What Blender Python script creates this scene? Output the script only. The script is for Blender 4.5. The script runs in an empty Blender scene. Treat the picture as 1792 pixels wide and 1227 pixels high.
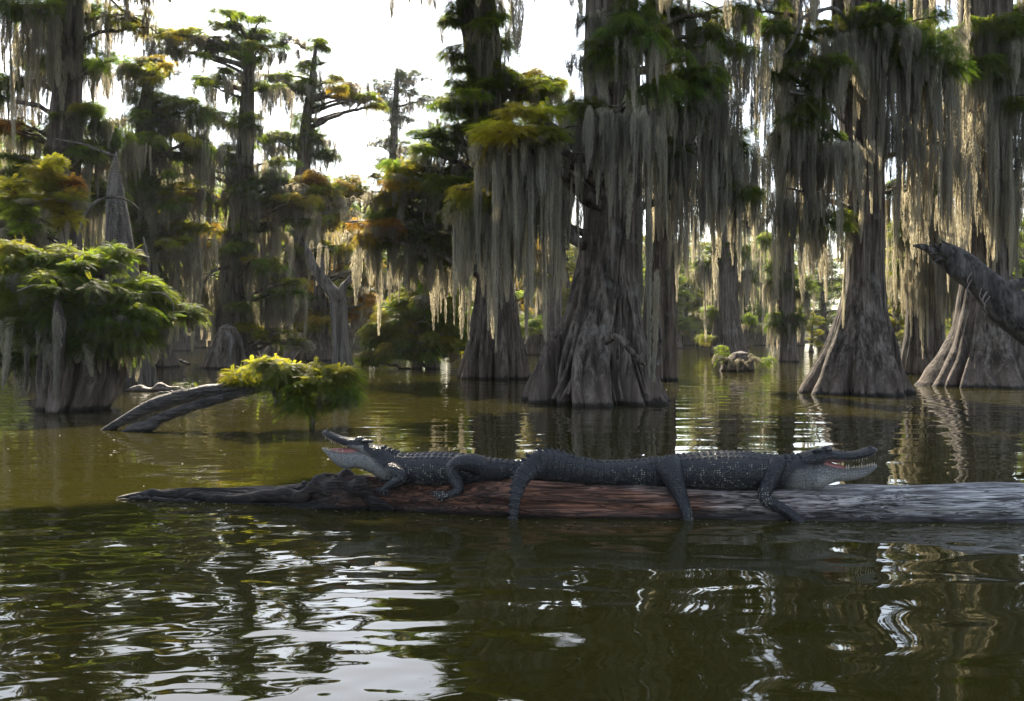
import bpy, math, random
import numpy as np
from mathutils import Vector, Matrix, Euler

# ---------------------------------------------------------------- camera, sky, sun, exposure
SC = bpy.context.scene
COL = SC.collection
F, H, CH = 1792.0, 580.0, 1.2          # focal length and horizon in photo pixels, eye height in metres
cam = bpy.data.cameras.new('camera')
cam.sensor_width = 36.0
cam.lens = 36.0
cam.shift_y = -(613.5 - H) / F
cam.clip_end = 3000
camo = bpy.data.objects.new('camera', cam)
COL.objects.link(camo)
camo.location = (0, 0, CH)
camo.rotation_euler = (math.radians(90), 0, 0)
SC.camera = camo

SUN_EL, SUN_AZ = math.radians(40), math.radians(-13)      # behind the trees, a little to the left
W = bpy.data.worlds.new('World')
SC.world = W
W.use_nodes = True
nt = W.node_tree
sky = nt.nodes.new('ShaderNodeTexSky')
sky.sky_type = 'NISHITA'
sky.sun_disc = False
sky.sun_elevation = SUN_EL
sky.sun_rotation = SUN_AZ
sky.air_density = 1.0
sky.dust_density = 1.0
sky.ozone_density = 1.0
bg = nt.nodes['Background']
bg.inputs['Strength'].default_value = 0.1
hs = nt.nodes.new('ShaderNodeHueSaturation')       # thin white morning cloud: a paler sky
hs.inputs['Saturation'].default_value = 0.65
nt.links.new(sky.outputs['Color'], hs.inputs['Color'])
nt.links.new(hs.outputs['Color'], bg.inputs['Color'])
sl = bpy.data.lights.new('sun', 'SUN')
sl.energy = 5.0
sl.angle = math.radians(0.6)
sl.color = (1.0, 0.885, 0.70)
so = bpy.data.objects.new('sun', sl)
COL.objects.link(so)
sd = Vector((math.sin(SUN_AZ) * math.cos(SUN_EL), math.cos(SUN_AZ) * math.cos(SUN_EL), math.sin(SUN_EL)))
so.rotation_euler = (-sd).to_track_quat('-Z', 'Y').to_euler()
so.location = sd * 60
SC.view_settings.view_transform = 'Standard'
SC.view_settings.look = 'None'
SC.view_settings.gamma = 1.0
SC.view_settings.exposure = 1.85
cy = SC.cycles
cy.max_bounces = 7
cy.diffuse_bounces = 3
cy.glossy_bounces = 4
cy.transmission_bounces = 5
cy.transparent_max_bounces = 4
cy.volume_bounces = 1
cy.sample_clamp_indirect = 6.0
cy.use_denoising = True

# ---------------------------------------------------------------- helpers
def at(px, py, D):
    return Vector(((px - 896) / F * D, D, CH + (H - py) / F * D))

def dist_of(py):
    return CH * F / (py - H)

def smooth(a, n=1):
    a = np.asarray(a, float)
    for _ in range(n):
        b = a.copy()
        b[1:-1] = (a[:-2] + 2 * a[1:-1] + a[2:]) / 4
        a = b
    return a

class Noise:
    """smooth pseudo noise from a sum of sines, vectorised"""
    def __init__(self, seed, n=14, lo=0.6, hi=1.8):
        r = np.random.default_rng(seed)
        d = r.normal(size=(n, 3))
        d /= np.linalg.norm(d, axis=1)[:, None]
        self.k = d * r.uniform(lo, hi, n)[:, None] * 2 * math.pi
        self.p = r.uniform(0, 2 * math.pi, n)
        self.n = n
    def __call__(self, P):
        P = np.asarray(P, float)
        return np.sin(P @ self.k.T + self.p).sum(-1) / math.sqrt(self.n / 2)

class MB:
    """collects geometry and makes one mesh of it"""
    def __init__(self):
        self.v, self.f, self.a, self.n = [], [], [], 0
    def add(self, v, f, a=0.5):
        v = np.asarray(v, float).reshape(-1, 3)
        f = np.asarray(f, int)
        self.v.append(v)
        self.f.append(f + self.n)
        self.a.append(np.broadcast_to(np.asarray(a, float), (len(v),)))
        self.n += len(v)
        return self
    def arrays(self):
        return np.concatenate(self.v), self.f, np.concatenate(self.a)
    def mesh(self, name, mat, smoothed=True):
        me = bpy.data.meshes.new(name)
        v = np.concatenate(self.v)
        me.vertices.add(len(v))
        me.vertices.foreach_set('co', v.astype(np.float32).ravel())
        li = np.concatenate([f.ravel() for f in self.f])
        cnt = np.concatenate([np.full(len(f), f.shape[1]) for f in self.f])
        st = np.concatenate([[0], np.cumsum(cnt)[:-1]])
        me.loops.add(len(li))
        me.loops.foreach_set('vertex_index', li.astype(np.int32))
        me.polygons.add(len(cnt))
        me.polygons.foreach_set('loop_start', st.astype(np.int32))
        me.polygons.foreach_set('use_smooth', np.full(len(cnt), smoothed))
        me.update(calc_edges=True)
        me.validate()
        at_ = me.attributes.new('tint', 'FLOAT', 'POINT')
        at_.data.foreach_set('value', np.concatenate(self.a).astype(np.float32))
        me.materials.append(mat)
        return me
    def obj(self, name, mat, parent=None, loc=None, smoothed=True):
        return link(name, self.mesh(name, mat, smoothed), parent, loc)

def link(name, data, parent=None, loc=None, rot=None, scale=None):
    o = bpy.data.objects.new(name, data)
    COL.objects.link(o)
    if parent is not None:
        o.parent = parent
    if loc is not None:
        o.location = loc
    if rot is not None:
        o.rotation_euler = rot
    if scale is not None:
        o.scale = scale
    return o

def tag(o, label, cat, group=None):
    o['label'] = label
    o['category'] = cat
    if group:
        o['group'] = group
    return o

def thing(name, label, cat, loc, group=None):
    return tag(link(name, None, None, loc), label, cat, group)

def grid_faces(nr, nc, closed=True):
    """quads between nr rings of nc points"""
    i = np.arange(nr - 1)[:, None]
    j = np.arange(nc if closed else nc - 1)[None, :]
    j2 = (j + 1) % nc
    return np.stack([i * nc + j, i * nc + j2, (i + 1) * nc + j2, (i + 1) * nc + j], -1).reshape(-1, 4)

def resample(P, n):
    P = np.asarray(P, float)
    d = np.concatenate([[0], np.cumsum(np.linalg.norm(np.diff(P[:, :3], axis=0), axis=1))])
    s = np.linspace(0, d[-1], n)
    Q = np.stack([np.interp(s, d, P[:, k]) for k in range(P.shape[1])], -1)
    return smooth(Q, 2)

def tube(P, n=None, sides=8, rough=0.0, seed=0, flat=1.0):
    """P rows: x y z r"""
    P = np.asarray(P, float)
    if n:
        P = resample(P, n)
    c, r = P[:, :3], P[:, 3]
    t = np.gradient(c, axis=0)
    t /= np.linalg.norm(t, axis=1)[:, None] + 1e-9
    ref = np.array([0.13, 0.97, 0.2]) if abs(t[len(t) // 2][1]) < 0.8 else np.array([0.9, 0.1, 0.4])
    a = np.cross(t, ref)
    a /= np.linalg.norm(a, axis=1)[:, None] + 1e-9
    b = np.cross(t, a)
    th = np.arange(sides) / sides * 2 * math.pi
    off = a[:, None, :] * np.cos(th)[None, :, None] + b[:, None, :] * np.sin(th)[None, :, None] * flat
    rr = r[:, None] * np.ones(sides)[None, :]
    V = c[:, None, :] + off * rr[..., None]
    if rough:
        nz = Noise(seed, 12, 0.7, 2.0)
        q = V / (np.mean(r) * 5)
        rr = rr * (1 + rough * nz(q))
        V = c[:, None, :] + off * rr[..., None]
    return V.reshape(-1, 3), grid_faces(len(c), sides)

def cap(V, ring, centre_first=False):
    return ring

# ---------------------------------------------------------------- materials
def new_mat(name):
    m = bpy.data.materials.new(name)
    m.use_nodes = True
    t = m.node_tree
    t.nodes.clear()
    out = t.nodes.new('ShaderNodeOutputMaterial')
    return m, t, out

class NT:
    def __init__(self, t):
        self.t = t
    def n(self, kind, **kw):
        nd = self.t.nodes.new('ShaderNode' + kind)
        for k, v in kw.items():
            if k in nd.inputs.keys():
                nd.inputs[k].default_value = v
            else:
                setattr(nd, k, v)
        return nd
    def l(self, a, b):
        self.t.links.new(a, b)
    def math(self, op, a, b=None, c=None, clamp=False):
        nd = self.t.nodes.new('ShaderNodeMath')
        nd.operation = op
        nd.use_clamp = clamp
        for i, x in enumerate((a, b, c)):
            if x is None:
                continue
            if isinstance(x, (int, float)):
                nd.inputs[i].default_value = x
            else:
                self.l(x, nd.inputs[i])
        return nd.outputs[0]
    def mix(self, fac, a, b, mode='MIX'):
        nd = self.t.nodes.new('ShaderNodeMix')
        nd.data_type = 'RGBA'
        nd.blend_type = mode
        for i, x in ((0, fac), (6, a), (7, b)):
            if isinstance(x, (int, float)):
                nd.inputs[i].default_value = x
            elif isinstance(x, tuple):
                nd.inputs[i].default_value = (*x, 1)
            else:
                self.l(x, nd.inputs[i])
        return nd.outputs[2]
    def ramp(self, fac, stops):
        nd = self.t.nodes.new('ShaderNodeValToRGB')
        e = nd.color_ramp.elements
        while len(e) < len(stops):
            e.new(0.5)
        for k, (p, c) in enumerate(stops):
            e[k].position = p
            e[k].color = (*c, 1) if isinstance(c, tuple) else (c, c, c, 1)
        self.l(fac, nd.inputs[0])
        return nd.outputs[0]
    def mapping(self, vec, scale=(1, 1, 1), loc=(0, 0, 0), rot=(0, 0, 0)):
        nd = self.t.nodes.new('ShaderNodeMapping')
        nd.inputs['Scale'].default_value = scale
        nd.inputs['Location'].default_value = loc
        nd.inputs['Rotation'].default_value = rot
        self.l(vec, nd.inputs['Vector'])
        return nd.outputs[0]
    def noise(self, vec, scale, detail=3, rough=0.55, dist=0.0):
        nd = self.n('TexNoise')
        nd.inputs['Scale'].default_value = scale
        nd.inputs['Detail'].default_value = detail
        nd.inputs['Roughness'].default_value = rough
        nd.inputs['Distortion'].default_value = dist
        self.l(vec, nd.inputs['Vector'])
        return nd.outputs['Fac']
    def attr(self, name):
        nd = self.n('Attribute', attribute_name=name)
        return nd.outputs['Fac']

def leaf_material():
    m, t, out = new_mat('cypress_leaf')
    N = NT(t)
    oi = N.n('ObjectInfo')
    tint = N.attr('tint')
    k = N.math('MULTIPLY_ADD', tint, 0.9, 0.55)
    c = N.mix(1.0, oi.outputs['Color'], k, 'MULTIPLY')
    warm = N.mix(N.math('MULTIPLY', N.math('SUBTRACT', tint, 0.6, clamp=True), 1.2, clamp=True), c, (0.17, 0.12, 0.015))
    d = N.n('BsdfDiffuse')
    tr = N.n('BsdfTranslucent')
    N.l(warm, d.inputs['Color'])
    N.l(N.mix(1.0, warm, (2.7, 2.6, 1.2), 'MULTIPLY'), tr.inputs['Color'])
    g = N.n('BsdfGlossy', Roughness=0.5)
    g.inputs['Color'].default_value = (0.5, 0.5, 0.5, 1)
    mx = N.n('MixShader')
    mx.inputs[0].default_value = 0.64
    N.l(d.outputs[0], mx.inputs[1]); N.l(tr.outputs[0], mx.inputs[2])
    mx2 = N.n('MixShader')
    mx2.inputs[0].default_value = 0.05
    N.l(mx.outputs[0], mx2.inputs[1]); N.l(g.outputs[0], mx2.inputs[2])
    N.l(mx2.outputs[0], out.inputs['Surface'])
    return m

def moss_material():
    m, t, out = new_mat('spanish_moss_strands')
    N = NT(t)
    oi = N.n('ObjectInfo')
    tint = N.attr('tint')
    k = N.math('MULTIPLY_ADD', tint, 0.8, 0.6)
    base = N.mix(oi.outputs['Random'], (0.25, 0.243, 0.22), (0.18, 0.173, 0.155))
    c = N.mix(1.0, base, k, 'MULTIPLY')
    d = N.n('BsdfDiffuse')
    tr = N.n('BsdfTranslucent')
    N.l(c, d.inputs['Color'])
    N.l(N.mix(1.0, c, (2.4, 2.2, 1.65), 'MULTIPLY'), tr.inputs['Color'])
    mx = N.n('MixShader')
    mx.inputs[0].default_value = 0.52
    N.l(d.outputs[0], mx.inputs[1]); N.l(tr.outputs[0], mx.inputs[2])
    N.l(mx.outputs[0], out.inputs['Surface'])
    return m

def bark_material(name, dark, mid, light, band=True, stretch=0.07, scale=8.0, bump=0.07):
    m, t, out = new_mat(name)
    N = NT(t)
    tc = N.n('TexCoord')
    geo = N.n('NewGeometry')
    v = N.mapping(tc.outputs['Object'], (1, 1, stretch))
    n1 = N.noise(v, scale, 5, 0.62, 0.4)
    n2 = N.noise(v, scale * 3.6, 4, 0.65, 0.2)
    n3 = N.noise(tc.outputs['Object'], 1.1, 3, 0.6)
    h = N.math('ADD', N.math('MULTIPLY', n1, 0.65), N.math('MULTIPLY', n2, 0.35))
    c = N.ramp(h, [(0.38, dark), (0.49, mid), (0.62, light)])
    lich = N.noise(tc.outputs['Object'], 3.4, 5, 0.65)
    c = N.mix(N.math('MULTIPLY', n3, 0.85), c, N.mix(1.0, c, (0.55, 0.47, 0.40), 'MULTIPLY'))
    c = N.mix(N.math('MULTIPLY', N.ramp(lich, [(0.55, 0.0), (0.68, 1.0)]), 0.45), c, (0.17, 0.165, 0.15))
    if band:
        sep = N.n('SeparateXYZ')
        N.l(geo.outputs['Position'], sep.inputs[0])
        z = N.math('ADD', sep.outputs[2], N.math('MULTIPLY', N.math('SUBTRACT', n1, 0.5), 0.5))
        tide = N.ramp(z, [(0.03, 0.0), (0.08, 1.0), (0.30, 0.8), (0.55, 0.0)])
        c = N.mix(N.math('MULTIPLY', tide, 0.5), c, N.mix(n1, (0.085, 0.062, 0.047), (0.2, 0.155, 0.125)))
        wet = N.ramp(sep.outputs[2], [(0.03, 1.0), (0.075, 0.0)])
        c = N.mix(N.math('MULTIPLY', wet, 0.85), c, (0.012, 0.01, 0.008))
    p = N.n('BsdfPrincipled')
    N.l(c, p.inputs['Base Color'])
    p.inputs['Roughness'].default_value = 0.85
    p.inputs['Specular IOR Level'].default_value = 0.25
    b = N.n('Bump', Distance=bump)
    b.inputs['Strength'].default_value = 0.9
    N.l(h, b.inputs['Height'])
    N.l(b.outputs[0], p.inputs['Normal'])
    N.l(p.outputs[0], out.inputs['Surface'])
    return m

def water_material():
    m, t, out = new_mat('swamp_water')
    N = NT(t)
    tc = N.n('TexCoord')
    P = tc.outputs['Object']
    sep = N.n('SeparateXYZ')
    N.l(P, sep.inputs[0])
    big = N.noise(N.mapping(P, (0.55, 1.0, 1), rot=(0, 0, 0.25)), 1.9, 1.2, 0.4, 0.4)
    small = N.noise(N.mapping(P, (0.62, 1.0, 1), rot=(0, 0, -0.35)), 5.2, 1.2, 0.4, 0.25)
    fine = N.noise(N.mapping(P, (0.6, 1.0, 1)), 17, 1, 0.4)
    # livelier ripples in front to the left, calmer to the right
    patch = N.noise(P, 0.55, 1.5)
    sx = N.math('MULTIPLY_ADD', sep.outputs[0], -0.35, 0.55, clamp=True)
    near = N.ramp(N.math('MULTIPLY', sep.outputs[1], 0.05), [(0.0, 1.0), (0.31, 1.0), (0.40, 0.45), (1.0, 0.6)])
    k = N.math('MULTIPLY', N.math('MULTIPLY_ADD', sx, 0.9, 0.25), N.math('MULTIPLY_ADD', patch, 1.6, 0.1))
    h = N.math('ADD', N.math('MULTIPLY', big, 0.027),
               N.math('ADD', N.math('MULTIPLY', N.math('MULTIPLY', small, 0.0095), k), N.math('MULTIPLY', fine, 0.00022)))
    h = N.math('MULTIPLY', h, near)
    b = N.n('Bump', Distance=1.0)
    b.inputs['Strength'].default_value = 1.0
    N.l(h, b.inputs['Height'])
    mur = N.noise(P, 0.35, 3)
    c = N.mix(mur, (0.016, 0.0155, 0.0038), (0.038, 0.033, 0.006))
    p = N.n('BsdfPrincipled')
    N.l(c, p.inputs['Base Color'])
    p.inputs['Roughness'].default_value = 0.015
    p.inputs['IOR'].default_value = 1.34
    N.l(b.outputs[0], p.inputs['Normal'])
    N.l(p.outputs[0], out.inputs['Surface'])
    return m

def wood_material(name, axis_scale, stops, wet=True, bump=0.03, sc=17.0):
    """weathered drift wood: grain stretched along the axis, colour changing along the log"""
    m, t, out = new_mat(name)
    N = NT(t)
    tc = N.n('TexCoord')
    geo = N.n('NewGeometry')
    sep = N.n('SeparateXYZ'); N.l(geo.outputs['Position'], sep.inputs[0])
    g = N.attr('tint')                       # position along the log 0..1
    v = N.mapping(tc.outputs['Object'], axis_scale)
    n1 = N.noise(v, sc, 6, 0.65, 0.6)
    n2 = N.noise(v, sc * 4, 4, 0.6, 0.3)
    n3 = N.noise(tc.outputs['Object'], 3.0, 4, 0.6)
    h = N.math('ADD', N.math('MULTIPLY', n1, 0.6), N.math('MULTIPLY', n2, 0.4))
    base = N.ramp(N.math('ADD', g, N.math('MULTIPLY', N.math('SUBTRACT', n3, 0.5), 0.22)), stops)
    sh = N.ramp(h, [(0.36, 0.10), (0.46, 0.55), (0.54, 1.0), (0.66, 1.9)])
    c = N.mix(1.0, base, sh, 'MULTIPLY')
    v2 = N.mapping(tc.outputs['Object'], (axis_scale[0] * .45, axis_scale[1], axis_scale[2]))
    n4 = N.noise(v2, sc * 2.1, 3, 0.5, 1.2)
    chk = N.ramp(N.math('ABSOLUTE', N.math('SUBTRACT', n4, 0.5)), [(0.0, 1.0), (0.018, 0.75), (0.05, 0.0)])
    c = N.mix(N.math('MULTIPLY', chk, 0.6), c, (0.02, 0.016, 0.014))
    h = N.math('SUBTRACT', h, N.math('MULTIPLY', chk, 0.5))
    pn = N.math('POWER', n3, 1.5)
    c = N.mix(N.math('MULTIPLY', pn, 0.8), c, N.mix(1.0, c, (0.5, 0.46, 0.44), 'MULTIPLY'))
    if wet:
        zz = N.math('ADD', sep.outputs[2], N.math('MULTIPLY', N.math('SUBTRACT', n3, 0.5), 0.09))
        w = N.ramp(zz, [(0.015, 1.0), (0.06, 0.0)])
        c = N.mix(N.math('MULTIPLY', w, 0.9), c, (0.010, 0.007, 0.006))
    p = N.n('BsdfPrincipled')
    N.l(c, p.inputs['Base Color'])
    p.inputs['Roughness'].default_value = 0.62
    p.inputs['Specular IOR Level'].default_value = 0.35
    b = N.n('Bump', Distance=bump)
    b.inputs['Strength'].default_value = 1.0
    N.l(h, b.inputs['Height'])
    N.l(b.outputs[0], p.inputs['Normal'])
    N.l(p.outputs[0], out.inputs['Surface'])
    return m

def plain(name, col, rough=0.5, spec=0.5, bump=None):
    m, t, out = new_mat(name)
    N = NT(t)
    p = N.n('BsdfPrincipled')
    tc = N.n('TexCoord')
    n = N.noise(tc.outputs['Object'], bump[0] if bump else 40, 3)
    c = N.mix(n, tuple(x * 0.75 for x in col), tuple(min(1, x * 1.2) for x in col))
    N.l(c, p.inputs['Base Color'])
    p.inputs['Roughness'].default_value = rough
    p.inputs['Specular IOR Level'].default_value = spec
    if bump:
        b = N.n('Bump', Distance=bump[1])
        N.l(n, b.inputs['Height']); N.l(b.outputs[0], p.inputs['Normal'])
    N.l(p.outputs[0], out.inputs['Surface'])
    return m

def hide_material():
    m, t, out = new_mat('alligator_hide')
    N = NT(t)
    tc = N.n('TexCoord')
    P = tc.outputs['Object']
    pale, spot, pink, s, tail = (N.attr(a) for a in ('pale', 'spot', 'pink', 'along', 'tailness'))
    vo = N.n('TexVoronoi', feature='F1')
    vo.inputs['Scale'].default_value = 78
    vo.inputs['Randomness'].default_value = 0.35
    N.l(N.mapping(P, (0.75, 0.75, 1.0)), vo.inputs['Vector'])
    cell = vo.outputs['Distance']
    ve = N.n('TexVoronoi', feature='DISTANCE_TO_EDGE')
    ve.inputs['Scale'].default_value = 78
    ve.inputs['Randomness'].default_value = 0.75
    N.l(N.mapping(P, (0.75, 0.75, 1.0)), ve.inputs['Vector'])
    edge = N.ramp(ve.outputs['Distance'], [(0.0, 0.0), (0.16, 1.0)])
    n1 = N.noise(P, 14, 4)
    n2 = N.noise(P, 60, 3)
    dark = N.mix(n1, (0.007, 0.0075, 0.0095), (0.024, 0.025, 0.029))
    dark = N.mix(1.0, dark, N.math('MULTIPLY', N.math('MULTIPLY_ADD', n2, 1.0, 0.5), N.math('MULTIPLY_ADD', edge, 0.85, 0.25)), 'MULTIPLY')
    lightc = N.mix(N.math('MULTIPLY', n2, 0.9), (0.46, 0.44, 0.39), (0.26, 0.26, 0.25))
    lightc = N.mix(N.math('SUBTRACT', 1.0, edge), lightc, (0.15, 0.148, 0.145))
    c = N.mix(pale, dark, lightc)
    dots = N.math('MULTIPLY', N.math('GREATER_THAN', spot, 0.5), N.math('LESS_THAN', cell, 0.30))
    c = N.mix(N.math('MULTIPLY', dots, 0.75), c, (0.34, 0.32, 0.25))
    ringf = N.math('FRACT', N.math('MULTIPLY', s, 1 / 0.046))
    ringd = N.math('ABSOLUTE', N.math('SUBTRACT', ringf, 0.5))
    groove = N.ramp(ringd, [(0.0, 0.0), (0.09, 1.0)])
    gm = N.math('MULTIPLY', N.math('SUBTRACT', 1.0, groove), tail)
    c = N.mix(N.math('MULTIPLY', gm, 0.6), c, (0.006, 0.006, 0.008))
    c = N.mix(pink, c, N.mix(n1, (0.20, 0.085, 0.08), (0.28, 0.14, 0.12)))
    p = N.n('BsdfPrincipled')
    N.l(c, p.inputs['Base Color'])
    p.inputs['Roughness'].default_value = 0.36
    p.inputs['Specular IOR Level'].default_value = 0.5
    hh = N.math('ADD', N.math('MULTIPLY', edge, 0.35), N.math('MULTIPLY', n2, 0.3))
    hh = N.math('SUBTRACT', hh, N.math('MULTIPLY', gm, 0.5))
    b = N.n('Bump', Distance=0.011)
    b.inputs['Strength'].default_value = 1.0
    N.l(hh, b.inputs['Height'])
    N.l(b.outputs[0], p.inputs['Normal'])
    N.l(p.outputs[0], out.inputs['Surface'])
    return m

LEAF = leaf_material()
MOSS = moss_material()
BARK = bark_material('cypress_bark', (0.012, 0.010, 0.009), (0.078, 0.063, 0.052), (0.22, 0.192, 0.168))
GREY = bark_material('dead_cypress_wood', (0.03, 0.028, 0.027), (0.12, 0.112, 0.105), (0.26, 0.24, 0.225), band=False)
TWIG = plain('grey_twig', (0.12, 0.105, 0.09), 0.8, 0.2, (25, 0.01))
WATER = water_material()
LOGWOOD = wood_material('drift_log_wood', (0.10, 1.0, 1.0),
    [(0.0, (0.030, 0.020, 0.015)), (0.22, (0.040, 0.027, 0.02)), (0.36, (0.15, 0.066, 0.036)), (0.60, (0.24, 0.108, 0.062)),
     (0.70, (0.30, 0.26, 0.24)), (1.0, (0.46, 0.45, 0.445))])
BRANCHWOOD = wood_material('fallen_branch_wood', (0.22, 0.6, 1.0),
    [(0.0, (0.10, 0.085, 0.075)), (0.5, (0.07, 0.06, 0.055)), (1.0, (0.09, 0.08, 0.07))], bump=0.03, sc=14)
HIDE = hide_material()

PAL = {'d': (0.046, 0.068, 0.013), 'g': (0.066, 0.100, 0.015), 'l': (0.105, 0.150, 0.018), 'y': (0.150, 0.155, 0.020),
       'Y': (0.195, 0.185, 0.024), 'o': (0.205, 0.150, 0.022), 'r': (0.190, 0.105, 0.022), 'b': (0.06, 0.075, 0.035)}
SUNNY = {'d': 'g', 'g': 'l', 'l': 'y', 'y': 'Y', 'o': 'o', 'r': 'r', 'Y': 'Y', 'b': 'b'}  # sunlight painted into the leaves: a lighter, yellower tone for each

# ---------------------------------------------------------------- water
mb = MB()
X = np.array([-400, 400.0]); Y = np.array([-60, 500.0])
mb.add([(-400, -60, 0), (400, -60, 0), (400, 500, 0), (-400, 500, 0)], [(0, 1, 2, 3)])
wo = mb.obj('water', WATER)
wo['kind'] = 'structure'

# ---------------------------------------------------------------- foliage and moss pieces, shared by the trees
def frond_clump(seed, nf, leafl, leafw, droop, pairs=9, fl=(0.24, 0.42)):
    r = np.random.default_rng(seed)
    mb = MB()
    for i in range(nf):
        u = r.normal(size=3); u /= np.linalg.norm(u)
        rad = r.uniform(0.15, 1.0) ** 0.5
        p = u * rad * np.array([0.38, 0.38, 0.22])
        ang = r.uniform(0, 2 * math.pi)
        out = np.array([u[0] + 0.5 * math.cos(ang), u[1] + 0.5 * math.sin(ang), r.uniform(-0.25, 0.55)])
        out /= np.linalg.norm(out)
        L = r.uniform(*fl)
        n = pairs + 1
        t = np.linspace(0, 1, n)
        d = droop * r.uniform(0.6, 1.3)
        c = p + out * (t * L)[:, None] + np.array([0, 0, -1.0]) * (d * L * t ** 1.8)[:, None]
        tg = np.gradient(c, axis=0); tg /= np.linalg.norm(tg, axis=1)[:, None]
        side = np.cross(tg, np.array([0, 0, 1.0]) + r.normal(size=3) * 0.25)
        side /= np.linalg.norm(side, axis=1)[:, None] + 1e-9
        tint = np.clip(0.38 + 0.22 * r.normal() + 0.25 * (p[2] + 0.1) / 0.3, 0, 1)  # higher fronds lighter: painted highlight together with autumn tips
        ll = leafl * (0.55 + 0.9 * np.sin(math.pi * (0.12 + 0.85 * t)))
        for sgn in (-1, 1):
            ax = side * sgn * 0.85 + tg * 0.5
            ax /= np.linalg.norm(ax, axis=1)[:, None]
            ax[:, 2] -= 0.25 * r.uniform(0, 1, n)
            tip = c + ax * ll[:, None]
            mid = c + ax * (ll * 0.5)[:, None]
            w = tg * leafw * 0.5
            V = np.stack([c, mid - w, tip, mid + w], 1).reshape(-1, 3)
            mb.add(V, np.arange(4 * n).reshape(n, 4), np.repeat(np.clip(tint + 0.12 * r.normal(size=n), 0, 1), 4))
        w = side * 0.004
        V = np.stack([c - w, c + w], 1).reshape(-1, 3)
        mb.add(V, grid_faces(n, 2, False), 0.1)
    return mb

def moss_curtain(seed, ns, nfil, width=1.0, rib=0.006, wmin=0.018, wmax=0.045):
    """strands hanging from z=0 to z=-1, x -0.5..0.5"""
    r = np.random.default_rng(seed)
    mb = MB()
    NZ = 9
    ph = r.uniform(0, 6.28, 3)
    for i in range(ns):
        x0 = r.uniform(-0.5, 0.5) if ns > 1 else 0.0
        y0 = r.uniform(-0.2, 0.2) if ns > 1 else 0.0
        e = 0.62 + 0.22 * math.sin(x0 * 5 + ph[0]) + 0.16 * math.sin(x0 * 11 + ph[1])
        l = np.clip(e * r.uniform(0.45, 1.25), 0.18, 1.0) if ns > 1 else 1.0
        w = wmin + (wmax - wmin) * r.uniform(0, 1) ** 1.6
        nf = int(nfil * (0.55 + 0.9 * w / wmax))
        tint0 = r.uniform(0.15, 0.85)
        drift = r.normal(size=2) * 0.055
        top = -r.uniform(0, 0.16) if ns > 1 else 0.0
        b1, b2, b3 = r.uniform(4, 9), r.uniform(0, 6.28), r.uniform(.1, .4)
        for k in range(nf):
            s0 = r.uniform(0, 0.88) ** 1.1
            s1 = min(1.0, s0 + r.uniform(0.10, 0.32))
            s = np.linspace(s0, s1, NZ)
            taper = np.clip(1.15 - s ** r.uniform(1.3, 2.4), 0.10, 1) * (1 + b3 * np.sin(s * b1 + b2)) * np.clip(.45 + s * 5, 0, 1)
            a = r.uniform(0, 2 * math.pi)
            rr = w * r.uniform(0, 1) ** .6
            f1, f2 = r.uniform(2, 7, 2)
            p1, p2 = r.uniform(0, 6.28, 2)
            q = (s - s0) / (s1 - s0)
            flare = 1 + 0.7 * q ** 3 * r.uniform(-0.3, 1.3)
            cx = x0 + drift[0] * s + taper * rr * math.cos(a) * flare + 0.016 * np.sin(q * f1 * 4 + p1)
            cy_ = y0 + drift[1] * s + taper * rr * math.sin(a) * flare + 0.016 * np.sin(q * f2 * 4 + p2)
            cz = top - s * l + 0.006 * np.sin(q * 9 + p2)
            fa = r.uniform(0, math.pi)
            hw = rib * r.uniform(0.5, 1.2) * 0.5 * np.clip(np.minimum(1, (1 - q) * 2.5 + 0.15), 0.1, 1)
            dx, dy = math.cos(fa) * hw, math.sin(fa) * hw
            V = np.stack([np.stack([cx - dx, cy_ - dy, cz], -1), np.stack([cx + dx, cy_ + dy, cz], -1)], 1).reshape(-1, 3)
            mb.add(V, grid_faces(NZ, 2, False), np.clip(tint0 + 0.2 * r.normal(), 0, 1))
    return mb

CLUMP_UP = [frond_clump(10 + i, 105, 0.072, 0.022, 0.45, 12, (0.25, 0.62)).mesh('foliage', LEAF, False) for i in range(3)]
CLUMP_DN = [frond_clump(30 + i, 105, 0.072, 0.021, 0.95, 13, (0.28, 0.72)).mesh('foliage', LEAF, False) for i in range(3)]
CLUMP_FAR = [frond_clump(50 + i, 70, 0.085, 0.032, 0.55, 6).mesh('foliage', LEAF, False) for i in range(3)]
MOSS_NEAR = [moss_curtain(70 + i, 8, 130, rib=0.0155, wmin=.04, wmax=.20).mesh('spanish_moss', MOSS, False) for i in range(7)]
MOSS_FAR = [moss_curtain(90 + i, 10, 60, rib=0.019, wmin=.03, wmax=.14).mesh('spanish_moss', MOSS, False) for i in range(4)]
MOSS_ONE = [moss_curtain(110 + i, 1, 190, rib=0.013, wmin=.05, wmax=.09).mesh('spanish_moss', MOSS, False) for i in range(2)]

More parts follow.
